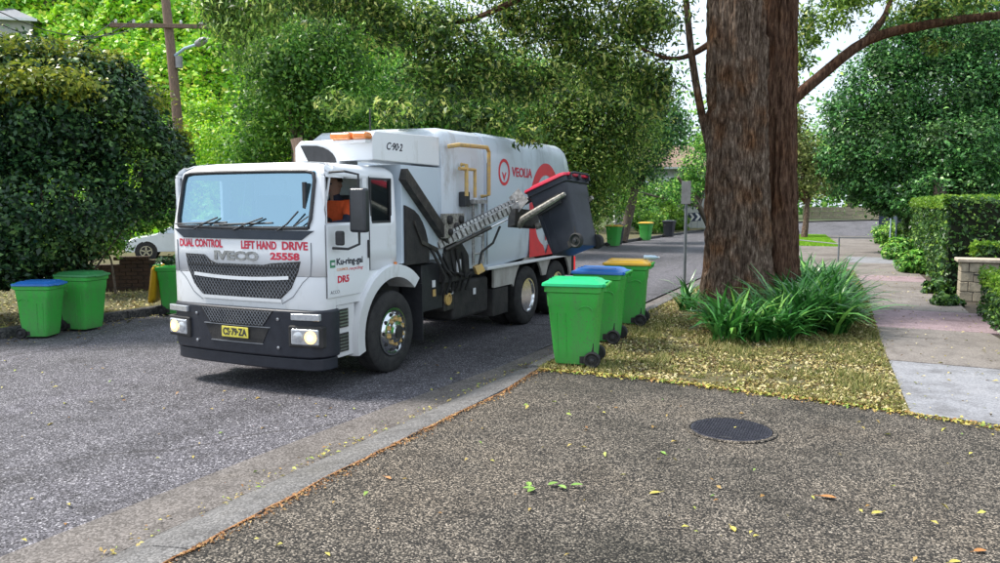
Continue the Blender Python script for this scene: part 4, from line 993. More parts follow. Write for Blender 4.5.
# crumpled bottle on the yellow lid
cb = empty('plastic_bottle', (-3.08, 12.42, 1.19), 'crumpled pale blue plastic bottle on the edge of the yellow bin lid', 'bottle')
MB().disc((0, 0, .035), (1, .2, 0), [(.028, -.11), (.036, -.10), (.034, -.04), (.038, 0), (.033, .05), (.036, .07), (.014, .11), (.014, .13)], 12).build('bottle_body', M['lampblue'], cb, smooth=True)
MB().disc((.125, .025, .035), (1, .2, 0), [(.017, 0), (.017, .02)], 10).build('bottle_cap', M['chev'], cb)
# jaws of the lifter (part of the truck)
def tk(p): return (Vector(p) - truck.location) / K
bw = lambda x, y, z: lb.matrix_basis @ Vector((x, y, z))
for s in (-1, 1):
    off = .33 * s
    pad = MB(); c_ = [bw(x, off * .93, z) - truck.location for x, z in ((-.2, .60), (.2, .64), (.2, .78), (-.2, .74))]; c2_ = [bw(x, off * 1.0, z) - truck.location for x, z in ((-.2, .60), (.2, .64), (.2, .78), (-.2, .74))]; pad.loft([c_, c2_]); pad.build('grip_pad', M['rubber'], truck)
    pts = [bw(-.66, off * .55, .62), bw(-.46, off * 1.02, .64), bw(-.2, off * 1.03, .67), bw(.05, off * 1.03, .70), bw(.30, off * 1.0, .73)]
    j = MB(); 
    j.tube([p - truck.location for p in pts], [.045, .05, .046, .04, .028], 8)
    j.build('gripper_jaw', M['jaw'], truck, smooth=True)
gb_ = MB(); gb_.v = []
pt = [bw(-.66, -.30, .62), bw(-.66, .30, .62), bw(-.60, .26, .86), bw(-.60, -.26, .86)]
pt2 = [p + Vector((-.10, -.02, -.03)) for p in pt]
gb_.loft([[p - truck.location for p in pt], [p - truck.location for p in pt2]]); gb_.build('gripper_frame', M['darksteel'], truck, bevel=.01)
pl_ = MB(); a_ = [bw(-.62, -.20, .80), bw(-.40, -.2, .90), bw(-.52, -.2, 1.13), bw(-.72, -.2, 1.06)]
pl_.loft([[p - truck.location for p in a_], [p - truck.location + Vector((0, .02, .0)) for p in a_]]); pl_.build('gripper_plate', M['armgrey'], truck)

# ------------------------------------------------------------------ driver in the cab
def skin_body(name, joints, edges, m, parent, sub=2):
    me = bpy.data.meshes.new(name); me.from_pydata([j[:3] for j in joints], edges, []); me.materials.append(m)
    o = bpy.data.objects.new(name, me); col.objects.link(o); o.parent = parent
    md = o.modifiers.new('skin', 'SKIN'); md.use_smooth_shade = True
    for v, j in zip(me.skin_vertices[0].data, joints): v.radius = (j[3], j[4] if len(j) > 4 else j[3])
    me.skin_vertices[0].data[0].use_root = True
    s = o.modifiers.new('sub', 'SUBSURF'); s.levels = s.render_levels = sub
    return o
sx0, sy0, sz0 = truck.location.x + .60 * K, truck.location.y + .86 * K, 1.52 * K
driver = empty('person', (sx0, sy0, sz0), 'driver in an orange high visibility vest seated inside the truck cab', 'person')
J = [(0, .05, .06, .17, .13), (0, .07, .24, .15, .11), (0, .05, .42, .18, .12), (0, .02, .55, .09, .08), (0, 0, .62, .058), (0, -.02, .70, .06),       # pelvis..neck
     (.19, .03, .48, .065), (.25, -.12, .28, .05), (.20, -.36, .26, .04), (-.19, .03, .48, .065), (-.25, -.12, .28, .05), (-.16, -.38, .30, .04),
     (.11, -.10, .05, .09), (.13, -.42, .06, .075), (.13, -.46, -.30, .055), (-.11, -.10, .05, .09), (-.13, -.42, .06, .075), (-.13, -.46, -.30, .055)]
E_ = [(0, 1), (1, 2), (2, 3), (3, 4), (4, 5), (2, 6), (6, 7), (7, 8), (2, 9), (9, 10), (10, 11), (0, 12), (12, 13), (13, 14), (0, 15), (15, 16), (16, 17)]
skin_body('body', J, E_, M['navy'], driver)
V_ = [(0, .05, .10, .18, .14), (0, .07, .26, .17, .13), (0, .05, .42, .195, .135), (0, .02, .53, .10, .09), (.19, .03, .48, .085), (.24, -.08, .33, .068), (-.19, .03, .48, .085), (-.24, -.08, .33, .068)]
skin_body('vest', V_, [(0, 1), (1, 2), (2, 3), (2, 4), (4, 5), (2, 6), (6, 7)], M['vest'], driver)
hd = MB(); rings = []
for z, w, d, cy in ((.53, .05, .055, .005), (.60, .05, .058, .0), (.645, .075, .085, -.012), (.70, .086, .10, -.01), (.76, .088, .105, -.005), (.81, .075, .09, .0), (.845, .04, .05, .005)):
    rings.append([(w * math.cos(R(a)), cy + d * math.sin(R(a)), z) for a in range(0, 360, 24)])
hd.loft(rings); head = hd.build('head', M['skin'], driver, smooth=True)
MB().loft([[(-.014, -.10, .67), (.014, -.10, .67), (.008, -.10, .735), (-.008, -.10, .735)], [(-.012, -.135, .675), (.012, -.135, .675), (.004, -.112, .735), (-.004, -.112, .735)]]).build('nose', M['skin'], head, smooth=True)
for s in (-1, 1):
    MB().disc((s * .034, -.102, .735), (0, -1, .0), [(.012, 0), (.010, .006), (.001, .008)], 10).build('eye', M['blacktxt'], head)
    MB().disc((s * .086, 0, .715), (s, 0, 0), [(.03, 0), (.026, .014), (.01, .016)], 10).build('ear', M['skin'], head, smooth=True)
MB().box(-.025, .025, -.108, -.1, .655, .662).build('mouth', M['redtxt'], head)
hr = MB(); hr.loft([[(w * math.cos(R(a)), .012 + d * math.sin(R(a)), z) for a in range(0, 360, 24)] for z, w, d in ((.76, .094, .108), (.81, .084, .098), (.85, .05, .06), (.862, .02, .02))]); hr.build('hair', M['hair'], driver, smooth=True)
for s, p in ((1, (.20, -.36, .26)), (-1, (-.16, -.38, .30))):
    hnd = MB(); px, py, pz = p; hnd.tube([(px, py, pz), (px - s * .01, py - .05, pz), (px - s * .02, py - .09, pz + .01)], [.03, .042, .036], 8); ho = hnd.build('hand', M['skin'], driver, smooth=True)
    for k in range(4): MB().tube([(px - s * (.045 - .02 * k), py - .085, pz + .012), (px - s * (.045 - .02 * k), py - .125 - .006 * (k % 3), pz + .004), (px - s * (.045 - .02 * k), py - .13, pz - .03), (px - s * (.045 - .02 * k), py - .105, pz - .045)], .0095, 6).build('finger', M['skin'], ho, smooth=True)
    MB().tube([(px - s * .04, py - .04, pz + .01), (px - s * .07, py - .075, pz + .01), (px - s * .07, py - .105, pz - .01)], .011, 6).build('thumb', M['skin'], ho, smooth=True)
# ------------------------------------------------------------------ plants and trees
def bl(px, py, d, rx, ry, rd=None):
    c = at(px, py, d); a, b = rx * d / FPX, ry * d / FPX
    return (c.x, c.y, c.z, a, rd or a, b)
def limb(path, r0, r1, n=7):
    pts = [Vector(p) for p in path]
    out = []
    for i in range(len(pts) - 1):
        for k in range(4):
            t = k / 4; p0 = pts[max(i - 1, 0)]; p1 = pts[i]; p2 = pts[i + 1]; p3 = pts[min(i + 2, len(pts) - 1)]
            out.append(.5 * ((2 * p1) + (p2 - p0) * t + (2 * p0 - 5 * p1 + 4 * p2 - p3) * t * t + (3 * p1 - p0 - 3 * p2 + p3) * t ** 3))
    out.append(pts[-1])
    m = len(out)
    return out, [r0 + (r1 - r0) * i / (m - 1) for i in range(m)]
def tree(label, base, blobs, n, size, lm, bark, r=.25, group=None, name='tree', limbs=5, **kw):
    root = empty(name, base, label, 'tree', group)
    B = Vector(base); cz = Vector((sum(b[0] for b in blobs) / len(blobs), sum(b[1] for b in blobs) / len(blobs), sum(b[2] for b in blobs) / len(blobs)))
    fork = B.lerp(cz, .45); fork.x += random.uniform(-.3, .3)
    t = MB(); p, rr = limb([B - B, fork - B, cz - B], r, r * .4); t.tube(p, rr, 10); t.build('trunk', bark, root, smooth=True)
    bs = sorted(blobs, key=lambda b: -b[3])[:limbs]
    for b in bs:
        q = Vector(b[:3]) - B
        mid = (fork - B).lerp(q, .5) + Vector((random.uniform(-.3, .3), random.uniform(-.3, .3), .3))
        t = MB(); p, rr = limb([fork - B, mid, q + Vector((0, 0, b[5] * .5))], r * .45, r * .08); t.tube(p, rr, 6); t.build('branch', bark, root, smooth=True)
    crown('crown', blobs, n, size, lm, root, **kw)
    return root
def shrub(label, base, blobs, n, size, lm, cat='shrub', name='shrub', group=None, stems=3, **kw):
    root = empty(name, base, label, cat, group); B = Vector(base)
    t = MB()
    for i in range(stems):
        b = blobs[i % len(blobs)]
        q = Vector(b[:3]) - B + Vector((random.uniform(-.3, .3) * b[3], random.uniform(-.3, .3) * b[4], 0))
        p, rr = limb([(random.uniform(-.15, .15), random.uniform(-.15, .15), -.03), q * .5 + Vector((0, 0, .1)), q], max(.012, .05 * b[3]), .008); t.tube(p, rr, 5)
    t.build('stems', M['bark_grey'], root, smooth=True)
    crown('foliage', blobs, n, size, lm, root, **kw)
    return root

# --- the big roadside tree with twin trunks
TB = (-1.95, 14.83, .10)
big = empty('big_tree', TB, 'massive twin trunked tree with rough brown bark rising from strappy lilies', 'tree')
LV = Vector((-math.cos(YAW), -math.sin(YAW), 0))      # towards the photo's left
def trunk_part(name, path, radii, nth, nz, ridge, seed, m, lobes=0):
    V, F = bark_trunk(path, radii, nth, nz, ridge, seed, lobes)
    V[:, 0] -= TB[0]; V[:, 1] -= TB[1]; V[:, 2] -= TB[2]
    o = np_mesh(name, V, F, m, None, smooth=True); o.parent = big; return o
b0 = Vector(TB) - Vector((0, 0, .15))
b0 = b0 + LV * .07
path1 = [b0, b0 + Vector((0, 0, 1.2)) + LV * .02, b0 + Vector((0, 0, 3)) + LV * .09, b0 + Vector((0, 0, 6)) + LV * .19, b0 + Vector((0, 0, 9.5)) + LV * .3]
trunk_part('trunk', path1, [.65, .55, .50, .475, .44], 320, 420, (.085, 6.5), 3.0, M['bark'], .5)
b1 = Vector(TB) + Vector((.62, 1.02, -.15)) + LV * .17
path2 = [b1, b1 + Vector((0, 0, 1.4)) - LV * .06 + LV * .08, b1 + Vector((0, 0, 3.8)) + LV * .10, b1 + Vector((0, 0, 6)) + LV * .12, b1 + Vector((0, 0, 9.5)) + LV * .0]
trunk_part('second_trunk', path2, [.50, .42, .385, .36, .3], 220, 380, (.055, 6.5), 11.0, M['bark_red'], .2)
def bigbranch(name, pts, r0, r1, n=9, m=M['bark_red']):
    p, rr = limb([Vector(q) - Vector(TB) for q in pts], r0, r1); MB().tube(p, rr, n).build(name, m, big, smooth=True)
bigbranch('branch', [at(775, 125, 15.3), at(789, 104, 15.2), at(818, 78, 15.1), at(868, 40, 14.9), at(930, 24, 14.5), at(1000, 15, 14.0), at(1110, 4, 13.2), at(1250, -30, 12.5)], .135, .05, 10)
bigbranch('branch', [at(866, 41, 14.9), at(876, 28, 15.1), at(889, 5, 15.6), at(900, -60, 16.2)], .09, .04, 8)
bigbranch('branch', [at(779, 103, 15.0), at(776, 118, 14.8), at(779, 133, 14.75), at(790, 139, 14.75)], .06, .03, 7, M['bark'])
bigbranch('branch', [at(679, -60, 14.0), at(686, 0, 14.0), at(691, 50, 14.1), at(699, 100, 14.2), at(708, 140, 14.3), at(716, 160, 14.3)], .05, .085, 8, M['bark'])
bigbranch('branch', [at(715, 40, 14.5), at(690, 55, 14.2), at(668, 58, 13.9), at(640, 48, 13.6)], .07, .02, 6)
bigbranch('branch', [at(715, -40, 14.5), at(640, -45, 13.8), at(560, -20, 13.2), at(470, 20, 13), at(424, 20, 13), at(421, 60, 13)], .10, .015, 6)
bigbranch('branch', [at(700, -60, 14.5), at(620, -70, 13.2), at(450, -60, 12), at(330, -30, 11.5), at(240, 10, 11.3)], .10, .015, 6)
over = [bl(640, 18, 14, 55, 30), bl(560, 30, 13.5, 55, 30), bl(600, 65, 14, 50, 30), bl(515, 15, 13.5, 34, 26), bl(655, 85, 14.4, 28, 32), bl(440, 30, 13, 45, 36), bl(390, 18, 12.8, 50, 32),
        bl(560, -32, 13, 120, 26), bl(340, -10, 12.5, 70, 30), bl(425, 75, 13, 30, 26), bl(520, 85, 13.6, 45, 22), bl(455, 116, 9.6, 9, 16), bl(395, 112, 10.5, 30, 11), bl(530, 134, 12, 24, 13), bl(480, 118, 12.5, 40, 14), bl(420, 108, 12, 40, 14), bl(345, 104, 11, 34, 12), bl(485, 60, 13, 36, 34), bl(455, 85, 13, 40, 22)]
crown('crown', over, 47000, .10, M['lf_olive'], big, inner=.2, spread=.24, per=26, droop=.9, ratio=.34)
crown('crown', [bl(229, 25, 11.4, 30, 48), bl(262, 10, 11.4, 35, 35), bl(300, -10, 11.8, 50, 25), bl(215, -5, 11.4, 25, 30)], 7500, .09, M['lf_olive'], big, inner=.1, spread=.26, per=24, droop=2.2, ratio=.3)
crown('crown', [bl(808, 18, 15, 20, 22), bl(845, -5, 15, 40, 18), bl(925, 10, 14.6, 50, 13), bl(985, -5, 14, 40, 16), bl(800, 58, 15.5, 16, 14), bl(895, -20, 15, 60, 16), bl(940, 45, 15, 25, 8), bl(812, 40, 15.2, 16, 12), bl(830, 22, 15, 22, 14), bl(790, 78, 16, 10, 22)], 8000, .10, M['lf_olive'], big, inner=.15, spread=.28, per=22, droop=.5, ratio=.36)

# --- trees along the far side of the road, each on the left verge or in the gardens behind
grp = 'trees along the left side of the road'
def foot(px, d, z=.1):
    c = at(px, 203, d); return (c.x, c.y, z)
tree('fresh green tree directly behind the truck cab', foot(300, 26), [bl(300, 85, 26, 60, 60), bl(345, 110, 26, 50, 42), bl(265, 125, 27, 38, 42), bl(330, 45, 27, 70, 50), bl(280, 60, 25, 45, 40), bl(255, 165, 28, 35, 30), bl(320, 150, 28, 50, 30)], 44000, .13, M['lf_fresh'], M['bark_grey'], .28, grp, per=24, inner=.25, spread=.26, droop=.6)
tree('olive leaved tree above the white body of the truck', foot(445, 31), [bl(430, 95, 31, 55, 40), bl(490, 85, 31, 52, 42), bl(400, 110, 30, 45, 40), bl(470, 110, 31, 60, 35), bl(380, 95, 32, 40, 40)], 44000, .145, M['lf_mid'], M['bark_grey'], .3, grp, per=24, inner=.25, spread=.26, droop=.5)
tree('tall bushy tree behind the rear of the truck with hanging twigs', foot(545, 36), [bl(545, 110, 36, 55, 45), bl(590, 95, 35, 52, 46), bl(570, 150, 36, 50, 50), bl(620, 130, 36, 45, 45), bl(600, 180, 37, 35, 40), bl(575, 210, 37, 30, 32), bl(530, 80, 37, 42, 34), bl(635, 90, 35, 36, 34)], 60000, .15, M['lf_olive'], M['bark_grey'], .3, grp, per=24, inner=.25, spread=.26, droop=.5)
tr2 = tuple(gr(622, 241, .1))
tree('slim bare trunked tree behind the far bins', tr2, [bl(640, 150, 41, 35, 34), bl(665, 130, 42, 28, 28), bl(622, 165, 41, 26, 24), bl(650, 108, 42, 34, 28)], 14000, .17, M['lf_conifer'], M['bark_grey'], .30, grp, per=34, inner=.4)
tree('pale green tree beyond the bend, left of the big trunk', foot(712, 58), [bl(705, 165, 58, 26, 28), bl(692, 188, 58, 20, 13), bl(720, 140, 58, 22, 22), bl(655, 198, 57, 40, 18), bl(610, 195, 52, 30, 26)], 18000, .2, M['lf_mid'], M['bark_grey'], .3, grp, per=34)
tree('dark far tree behind the tiled roof', foot(660, 80), [bl(640, 140, 80, 40, 34), bl(690, 150, 82, 36, 32), bl(600, 130, 80, 50, 50), bl(725, 165, 84, 30, 36)], 9000, .42, M['lf_conifer'], M['bark_grey'], .4, grp)
tree('tall hazy gum tree far behind the truck', foot(500, 60), [bl(490, 105, 60, 70, 40), bl(575, 90, 62, 60, 40), bl(520, 120, 58, 90, 45), bl(410, 110, 58, 60, 40)], 12000, .36, M['lf_mid'], M['bark_grey'], .4, grp, inner=.3)
tree('lime green bushy tree showing left above the cab roof', foot(235, 31), [bl(230, 160, 31, 45, 40), bl(280, 175, 32, 50, 30), bl(205, 130, 33, 25, 40)], 18000, .14, M['lf_lime'], M['bark_grey'], .25, grp)

# --- left garden shrub, new growth on its crown, lower foliage
sb = shrub('huge dark glossy shrub with yellow green young tips behind the left bins', foot(60, 13.6), [bl(15, 110, 13, 80, 66), bl(85, 118, 13.4, 66, 64), bl(140, 165, 13.9, 46, 56), bl(168, 168, 14.3, 26, 42), bl(45, 205, 13, 78, 55), bl(-45, 150, 12.6, 70, 110), bl(20, 245, 13.2, 75, 34), bl(30, 272, 13.6, 62, 16), bl(-40, 265, 13.2, 60, 26), bl(-30, 80, 13, 50, 40), bl(110, 82, 13.6, 34, 26)], 80000, .085, M['lf_dark'], stems=12, per=30, inner=.72, spread=.13, ratio=.55)
crown('young_tips', [bl(20, 52, 13, 55, 9), bl(70, 58, 13.2, 35, 10), bl(112, 66, 13.5, 26, 10), bl(150, 100, 13.9, 18, 14), bl(182, 140, 14.2, 10, 16), bl(-30, 50, 13, 40, 10), bl(60, 85, 12.4, 45, 14), bl(10, 80, 12.2, 35, 14)], 9000, .085, M['lf_newgrowth'], sb, per=16, spread=.5, inner=.4)
shrub('mid green shrub beside the low brown wall and parked car', foot(118, 17), [bl(100, 236, 17, 30, 22), bl(140, 212, 17.5, 26, 20), bl(168, 212, 18, 20, 20), bl(85, 225, 16.5, 30, 30)], 9000, .10, M['lf_mid'], stems=1, per=24)
shrub('dark low hedge plant in front of the parked white car', foot(160, 19), [bl(145, 275, 19, 22, 12), bl(170, 272, 19, 26, 14), bl(195, 265, 19.5, 24, 18)], 5000, .1, M['lf_dark'], per=24)
# --- hillside cover
n = 150000
ui, vi = rng.random(n), rng.random(n) ** .9
HB0, HB1 = np.array(foot(-140, 33)), np.array(foot(470, 40))
out_dir = np.array([-.70, .71, 0.0])
def hill_pt(u, v):
    P = HB0[None] + (HB1 - HB0)[None] * u[:, None] + out_dir[None] * (v * 20)[:, None]
    bump = (vnoise(u * 14 + 3, v * 9 + 3, u * 0 + 1) - .5) * 2.4 + (vnoise(u * 46 + 3, v * 28 + 3, u * 0 + 7) - .5) * 1.3
    P[:, 2] = v * 21 - .1 + bump * np.minimum(1, v * 8); return P
hu, hvv = np.meshgrid(np.linspace(0, 1, 70), np.linspace(0, 1, 40)); hp_ = hill_pt(hu.ravel(), hvv.ravel()); hp_[:, 2] -= .25
ii, jj = np.meshgrid(np.arange(39), np.arange(69), indexing='ij'); hF = np.stack([ii * 70 + jj, ii * 70 + jj + 1, (ii + 1) * 70 + jj + 1, (ii + 1) * 70 + jj], 2).reshape(-1, 4)
structure(np_mesh('hillside', hp_, hF, M['farground'], None, smooth=True))
vines = leaf_mesh('hillside_vines', hill_pt(ui, vi) + rng.normal(size=(n, 3)) * .12, np.array([.45, -.45, .6])[None] + rng.normal(size=(n, 3)) * .45, .28, M['lf_lime'], None, .7)
tag(vines, 'lime green creeper smothering the bank behind the power pole', kind='stuff')
# --- big dense tree on the right, hedges, letterbox bushes
tree('broad dense bluish green tree standing behind the right hedge', (2.9, 31.8, .1), [bl(915, 50, 31, 48, 34), bl(885, 95, 31, 46, 40), bl(945, 90, 31, 55, 46), bl(870, 145, 31, 46, 42), bl(930, 150, 31, 65, 50), bl(985, 130, 31, 46, 60), bl(860, 182, 31, 30, 22), bl(900, 190, 31, 50, 22), bl(970, 185, 31, 60, 26), bl(1040, 150, 31, 60, 70), bl(920, 22, 31, 26, 16), bl(960, 40, 31, 50, 34), bl(1000, 60, 31, 46, 50), bl(985, 15, 32, 50, 30), bl(893, 52, 31, 30, 34), bl(855, 118, 31, 30, 30), bl(845, 160, 31, 24, 26), bl(940, 205, 30, 70, 14), bl(955, 190, 29, 50, 26), bl(1000, 190, 29, 50, 26), bl(965, 150, 29, 40, 34)], 125000, .14, M['lf_conifer'], M['bark_grey'], .35, per=30, inner=.7, spread=.15)
def hedge(label, box, n, size, ntop):
    x0, x1, y0, y1, z0, z1 = box
    root = empty('hedge', ((x0 + x1) / 2, (y0 + y1) / 2, .1), label, 'hedge', 'clipped hedges along the right of the footpath')
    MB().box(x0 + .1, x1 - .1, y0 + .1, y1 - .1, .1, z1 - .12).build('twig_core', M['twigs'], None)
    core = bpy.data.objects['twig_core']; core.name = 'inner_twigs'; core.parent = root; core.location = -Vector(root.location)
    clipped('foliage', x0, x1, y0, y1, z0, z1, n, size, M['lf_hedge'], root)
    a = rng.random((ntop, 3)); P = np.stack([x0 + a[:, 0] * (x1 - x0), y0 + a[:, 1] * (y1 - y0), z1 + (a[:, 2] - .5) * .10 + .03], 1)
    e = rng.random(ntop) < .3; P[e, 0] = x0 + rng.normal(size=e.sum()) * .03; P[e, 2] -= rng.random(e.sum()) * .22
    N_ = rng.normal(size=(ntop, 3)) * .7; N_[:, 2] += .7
    leaf_mesh('sunlit_top', P, N_, size, M['lf_hedge_top'], root, .55)  # light falling on the hedge top, painted as a layer of paler leaves
hedge('tall clipped hedge with a bright sunlit top behind the stone letterbox', (1.72, 7, 19.75, 39, .15, 2.22), 90000, .085, 20000)
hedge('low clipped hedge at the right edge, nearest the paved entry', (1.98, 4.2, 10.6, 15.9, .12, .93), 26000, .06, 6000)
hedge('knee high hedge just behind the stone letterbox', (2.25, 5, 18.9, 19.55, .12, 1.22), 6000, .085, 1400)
for lab, p, r_, h_, m_, n_ in (('leafy bush by the path nearest the tall hedge', gr(908, 272, .12), .55, .62, 'lf_mid', 3000), ('rounded bush along the path beside the grey sign post', gr(893, 259, .12), .75, .75, 'lf_mid', 3500), ('dark bush by the path before the blue fence', gr(884, 244, .12), 1.0, 1.1, 'lf_mid', 3500),
                               ('sparse low plant at the foot of the tall hedge', gr(934, 293, .12), .35, .28, 'lf_hedge', 1200), ('low dark plant beside the stone letterbox', gr(950, 305, .12), .3, .22, 'lf_hedge', 1200)):
    x = min(1.62, p.x + r_ * .35); y = p.y
    shrub(lab, (x, y, .1), [(x, y, .1 + h_ * .5, r_, r_, h_ * .55), (x - .2 * r_, y - .3 * r_, .1 + h_ * .4, r_ * .7, r_ * .7, h_ * .45)], n_, .12, M[m_], 'bush', 'bush', per=18)
# street tree by the lawn patch, far trees and shrubs
p = gr(804, 238, .12)
tree('small street tree with pale yellow green leaves by the bright lawn patch', tuple(p), [bl(800, 150, 45, 20, 26), bl(822, 165, 45, 18, 22), bl(805, 185, 45, 20, 14), bl(795, 120, 45, 12, 20), bl(830, 190, 46, 10, 8), bl(780, 175, 46, 18, 22)], 6500, .2, M['lf_street'], M['bark'], .20, per=18, inner=.2, spread=.3, droop=.4)
tree('far leafy tree seen past the street tree', foot(850, 110, .14), [bl(835, 150, 110, 40, 34), bl(870, 130, 112, 40, 40), bl(800, 160, 112, 40, 36), bl(900, 160, 112, 60, 45), bl(840, 182, 108, 45, 16)], 9000, .5, M['lf_mid'], M['bark_grey'], .4)
tree('far dark tree behind the big trunk', foot(750, 100, .14), [bl(750, 150, 100, 50, 50), bl(790, 175, 100, 40, 28), bl(715, 170, 102, 40, 40)], 7000, .5, M['lf_olive'], M['bark_grey'], .4)
tree('far rounded tree behind the right gardens', foot(1010, 60, .1), [bl(990, 120, 60, 60, 60), bl(1080, 110, 60, 80, 80), bl(1010, 180, 60, 80, 30)], 9000, .4, M['lf_mid'], M['bark_grey'], .4)
tree('tree rising beyond the right edge hedges', (9.5, 24, .1), [(9, 24, 3.6, 2.2, 2.2, 1.8), (10.5, 25, 4.5, 2.5, 2.5, 2.2), (8.6, 25.5, 2.4, 1.8, 1.8, 1.4)], 7000, .2, M['lf_mid'], M['bark_grey'], .25)
tag(crown('far_wood', [bl(px_, 168, 150, 50, 40, 8) for px_ in range(380, 1200, 45)] + [bl(px_, 196, 140, 50, 12, 5) for px_ in range(380, 1200, 45)], 34000, .9, M['lf_mid'], None, per=40, spread=1.2, inner=.2), 'distant wooded suburb beyond the cross street', kind='stuff')
for lab, px, d, rx, ry, py, m_ in (('bright rounded shrub beside the far green bin', 648, 52, 22, 13, 219, 'lf_mid'), ('clipped bright shrub between the bins and the chevrons', 674, 58, 13, 10, 219, 'lf_hedge_top'), ('low lime shrub behind the far kerb', 665, 55, 18, 9, 216, 'lf_hedge_top'), ('low plant cluster at the far bend under the chevrons', 712, 68, 16, 7, 208, 'lf_mid')):
    shrub(lab, foot(px, d), [bl(px, py, d, rx, ry), bl(px + 6, py + 5, d, rx * .8, ry * .8)], 2600, .2, M[m_], per=20, inner=.6)
# strappy lilies round the tree
def lily(label, pts, per, L_, w):
    c = (sum(p[0] for p in pts) / len(pts), sum(p[1] for p in pts) / len(pts), .12)
    root = empty('lily_clump', c, label, 'lily plants', 'strap leaved lilies under the big tree')
    strap_leaves('leaves', [(x, y, .118) for x, y in pts], per, L_, w, M['lf_lily'], root)
def spread_pts(px0, px1, py0, py1, n, z=.3):
    return [(lambda q: (q.x, q.y))(gr(random.uniform(px0, px1), random.uniform(py0, py1), .12)) for _ in range(n)]
lily('long drooping lily clump in front of the main trunk', spread_pts(716, 790, 328, 343, 34), 20, .85, .05)
lily('tall lily clump right of the trunks, largest of the lilies', spread_pts(775, 846, 305, 336, 58), 26, 1.02, .05)
lily('lily clump behind, at the foot of the second trunk', spread_pts(785, 836, 288, 306, 26), 22, 1.05, .05)
lily('small separate lily clump left of the trunk by the post', spread_pts(683, 700, 302, 312, 6), 13, .7, .045)
# --- verge grass and litter
def region(n, y0, y1):
    y = y0 + (y1 - y0) * rng.random(n) ** 1.5; x0 = np.full(n, -3.44); x1 = np.interp(y, [8, 12.4, 17.5, 25], [.50, .34, .24, -.1]); x = x0 + (x1 - x0) * rng.random(n)
    yt = np.interp(x, [q[0] for q in DR], [q[1] for q in DR]); k = y > yt + .02 * rng.normal(size=n); return x[k], y[k]
x, y = region(60000, 8.0, 25); k = vnoise(x * 1.7 + 4, y * 1.7, x * 0 + 2) * .6 + vnoise(x * 5 + 4, y * 5, x * 0 + 5) * .4 > .46; x, y = x[k], y[k]
V, F = blades(np.stack([x, y, np.full(len(x), .117)], 1) , .05 + .09 * np.clip(vnoise(x * 2.3 + 9, y * 2.3, x * 0 + 8) - .45, 0, 1), .014); tag(np_mesh('verge_grass', V, F, M['lf_grass']), 'sparse tufts of grass on the verge', kind='stuff')
def litter(name, x, y, z, size, m, label, tilt=.35):
    n = len(x); N_ = rng.normal(size=(n, 3)) * tilt; N_[:, 2] = 1
    o = leaf_mesh(name, np.stack([x, y, np.full(n, z) + rng.random(n) * .018 + size * .12], 1), N_, size, m, None, .5); tag(o, label, kind='stuff'); return o
x, y = region(52000, 8.0, 22); k = vnoise(x * 3 + 14, y * 3, x * 0 + 2) + .5 * rng.random(len(x)) > .55; x, y = x[k], y[k]
litter('leaf_litter', x, y, .118, .042, M['lf_litter'], 'dry yellow leaf litter over the verge', .75)
n = 22000; y = -2 + 40 * rng.random(n) ** 1.2; x = -12.25 - 7 * rng.random(n) ** 1.3
litter('left_leaf_litter', x, y, .10, .07, M['lf_litter'], 'leaf litter on the left verge behind the dark kerb')
n = 14000; y = 0 + 36 * rng.random(n); x = -12.25 - 6 * rng.random(n)
V, F = blades(np.stack([x, y, np.full(n, .1)], 1), .07, .014); tag(np_mesh('left_verge_grass', V, F, M['lf_grass']), 'thin grass on the left verge', kind='stuff')
x = -3.4 + 2.6 * rng.random(26000); y = 39 + 13.4 * rng.random(26000); k = x < np.interp(y, [39, 52], [-.82, -1.9]); x, y = x[k], y[k]
V, F = blades(np.stack([x, y, np.full(len(x), .114)], 1), .07, .03); tag(np_mesh('lawn_grass', V, F, M['lf_lawn']), 'bright green lawn patch by the side street', kind='stuff')
# leaves blown onto the driveway, kerb and road
dx_, dy_ = [], []
for _ in range(190):
    a, b = random.uniform(-3.3, 3.5), random.uniform(2.6, 8.2); dx_.append(a); dy_.append(b)
litter('driveway_leaves', np.array(dx_), np.array(dy_), .122, .040, M['lf_brown'], 'scattered yellow and brown leaves on the driveway', .25)
e = 1500; x = rng.uniform(-3.4, 2, e); y = np.interp(x, [q[0] for q in DR], [q[1] for q in DR]) - np.abs(rng.normal(size=e)) * .07
litter('edge_leaves', x, y, .118, .04, M['lf_brown'], 'brown leaves gathered along the edge of the driveway', .4)
e = 1300; y = 2.6 + 5.9 * rng.random(e); x = np.array([lerp_poly(KOUT, q_)[0] for q_ in y]) + .03 + np.abs(rng.normal(size=e)) * .05 * (.3 + vnoise(y * 2, y * 0, y * 0))
litter('kerb_edge_litter', x, y, .120, .022, M['lf_rust'], 'rusty orange leaf crumbs along the driveway side of the kerb', .6)
e = 520; y = rng.uniform(2.5, 13, e); x = np.interp(y, [2.7, 4.7, 6.5, 8.9, 12], [-3.98, -3.93, -3.88, -3.80, -3.68]) + rng.normal(size=e) * .07
litter('gutter_leaves', x, y, .02, .032, M['lf_brown'], 'small leaves caught in the gutter', .3)
e = 260; x = rng.uniform(-11.8, -4.2, e); y = rng.uniform(2.5, 16, e); litter('road_leaves', x, y, .002, .045, M['lf_brown'], 'few pale leaves scattered on the road', .2)
e = 1600; y = rng.uniform(3, 40, e); x = -11.98 + np.abs(rng.normal(size=e)) * .22; litter('kerb_leaves', x, y, .004, .05, M['lf_litter'], 'leaf litter along the foot of the left kerb', .3)
e = 420; y = rng.uniform(8.3, 26, e); x = rng.uniform(.3, 1.9, e); litter('path_leaves', x, y, .126, .04, M['lf_litter'], 'bits of leaf on the footpath slabs', .25)
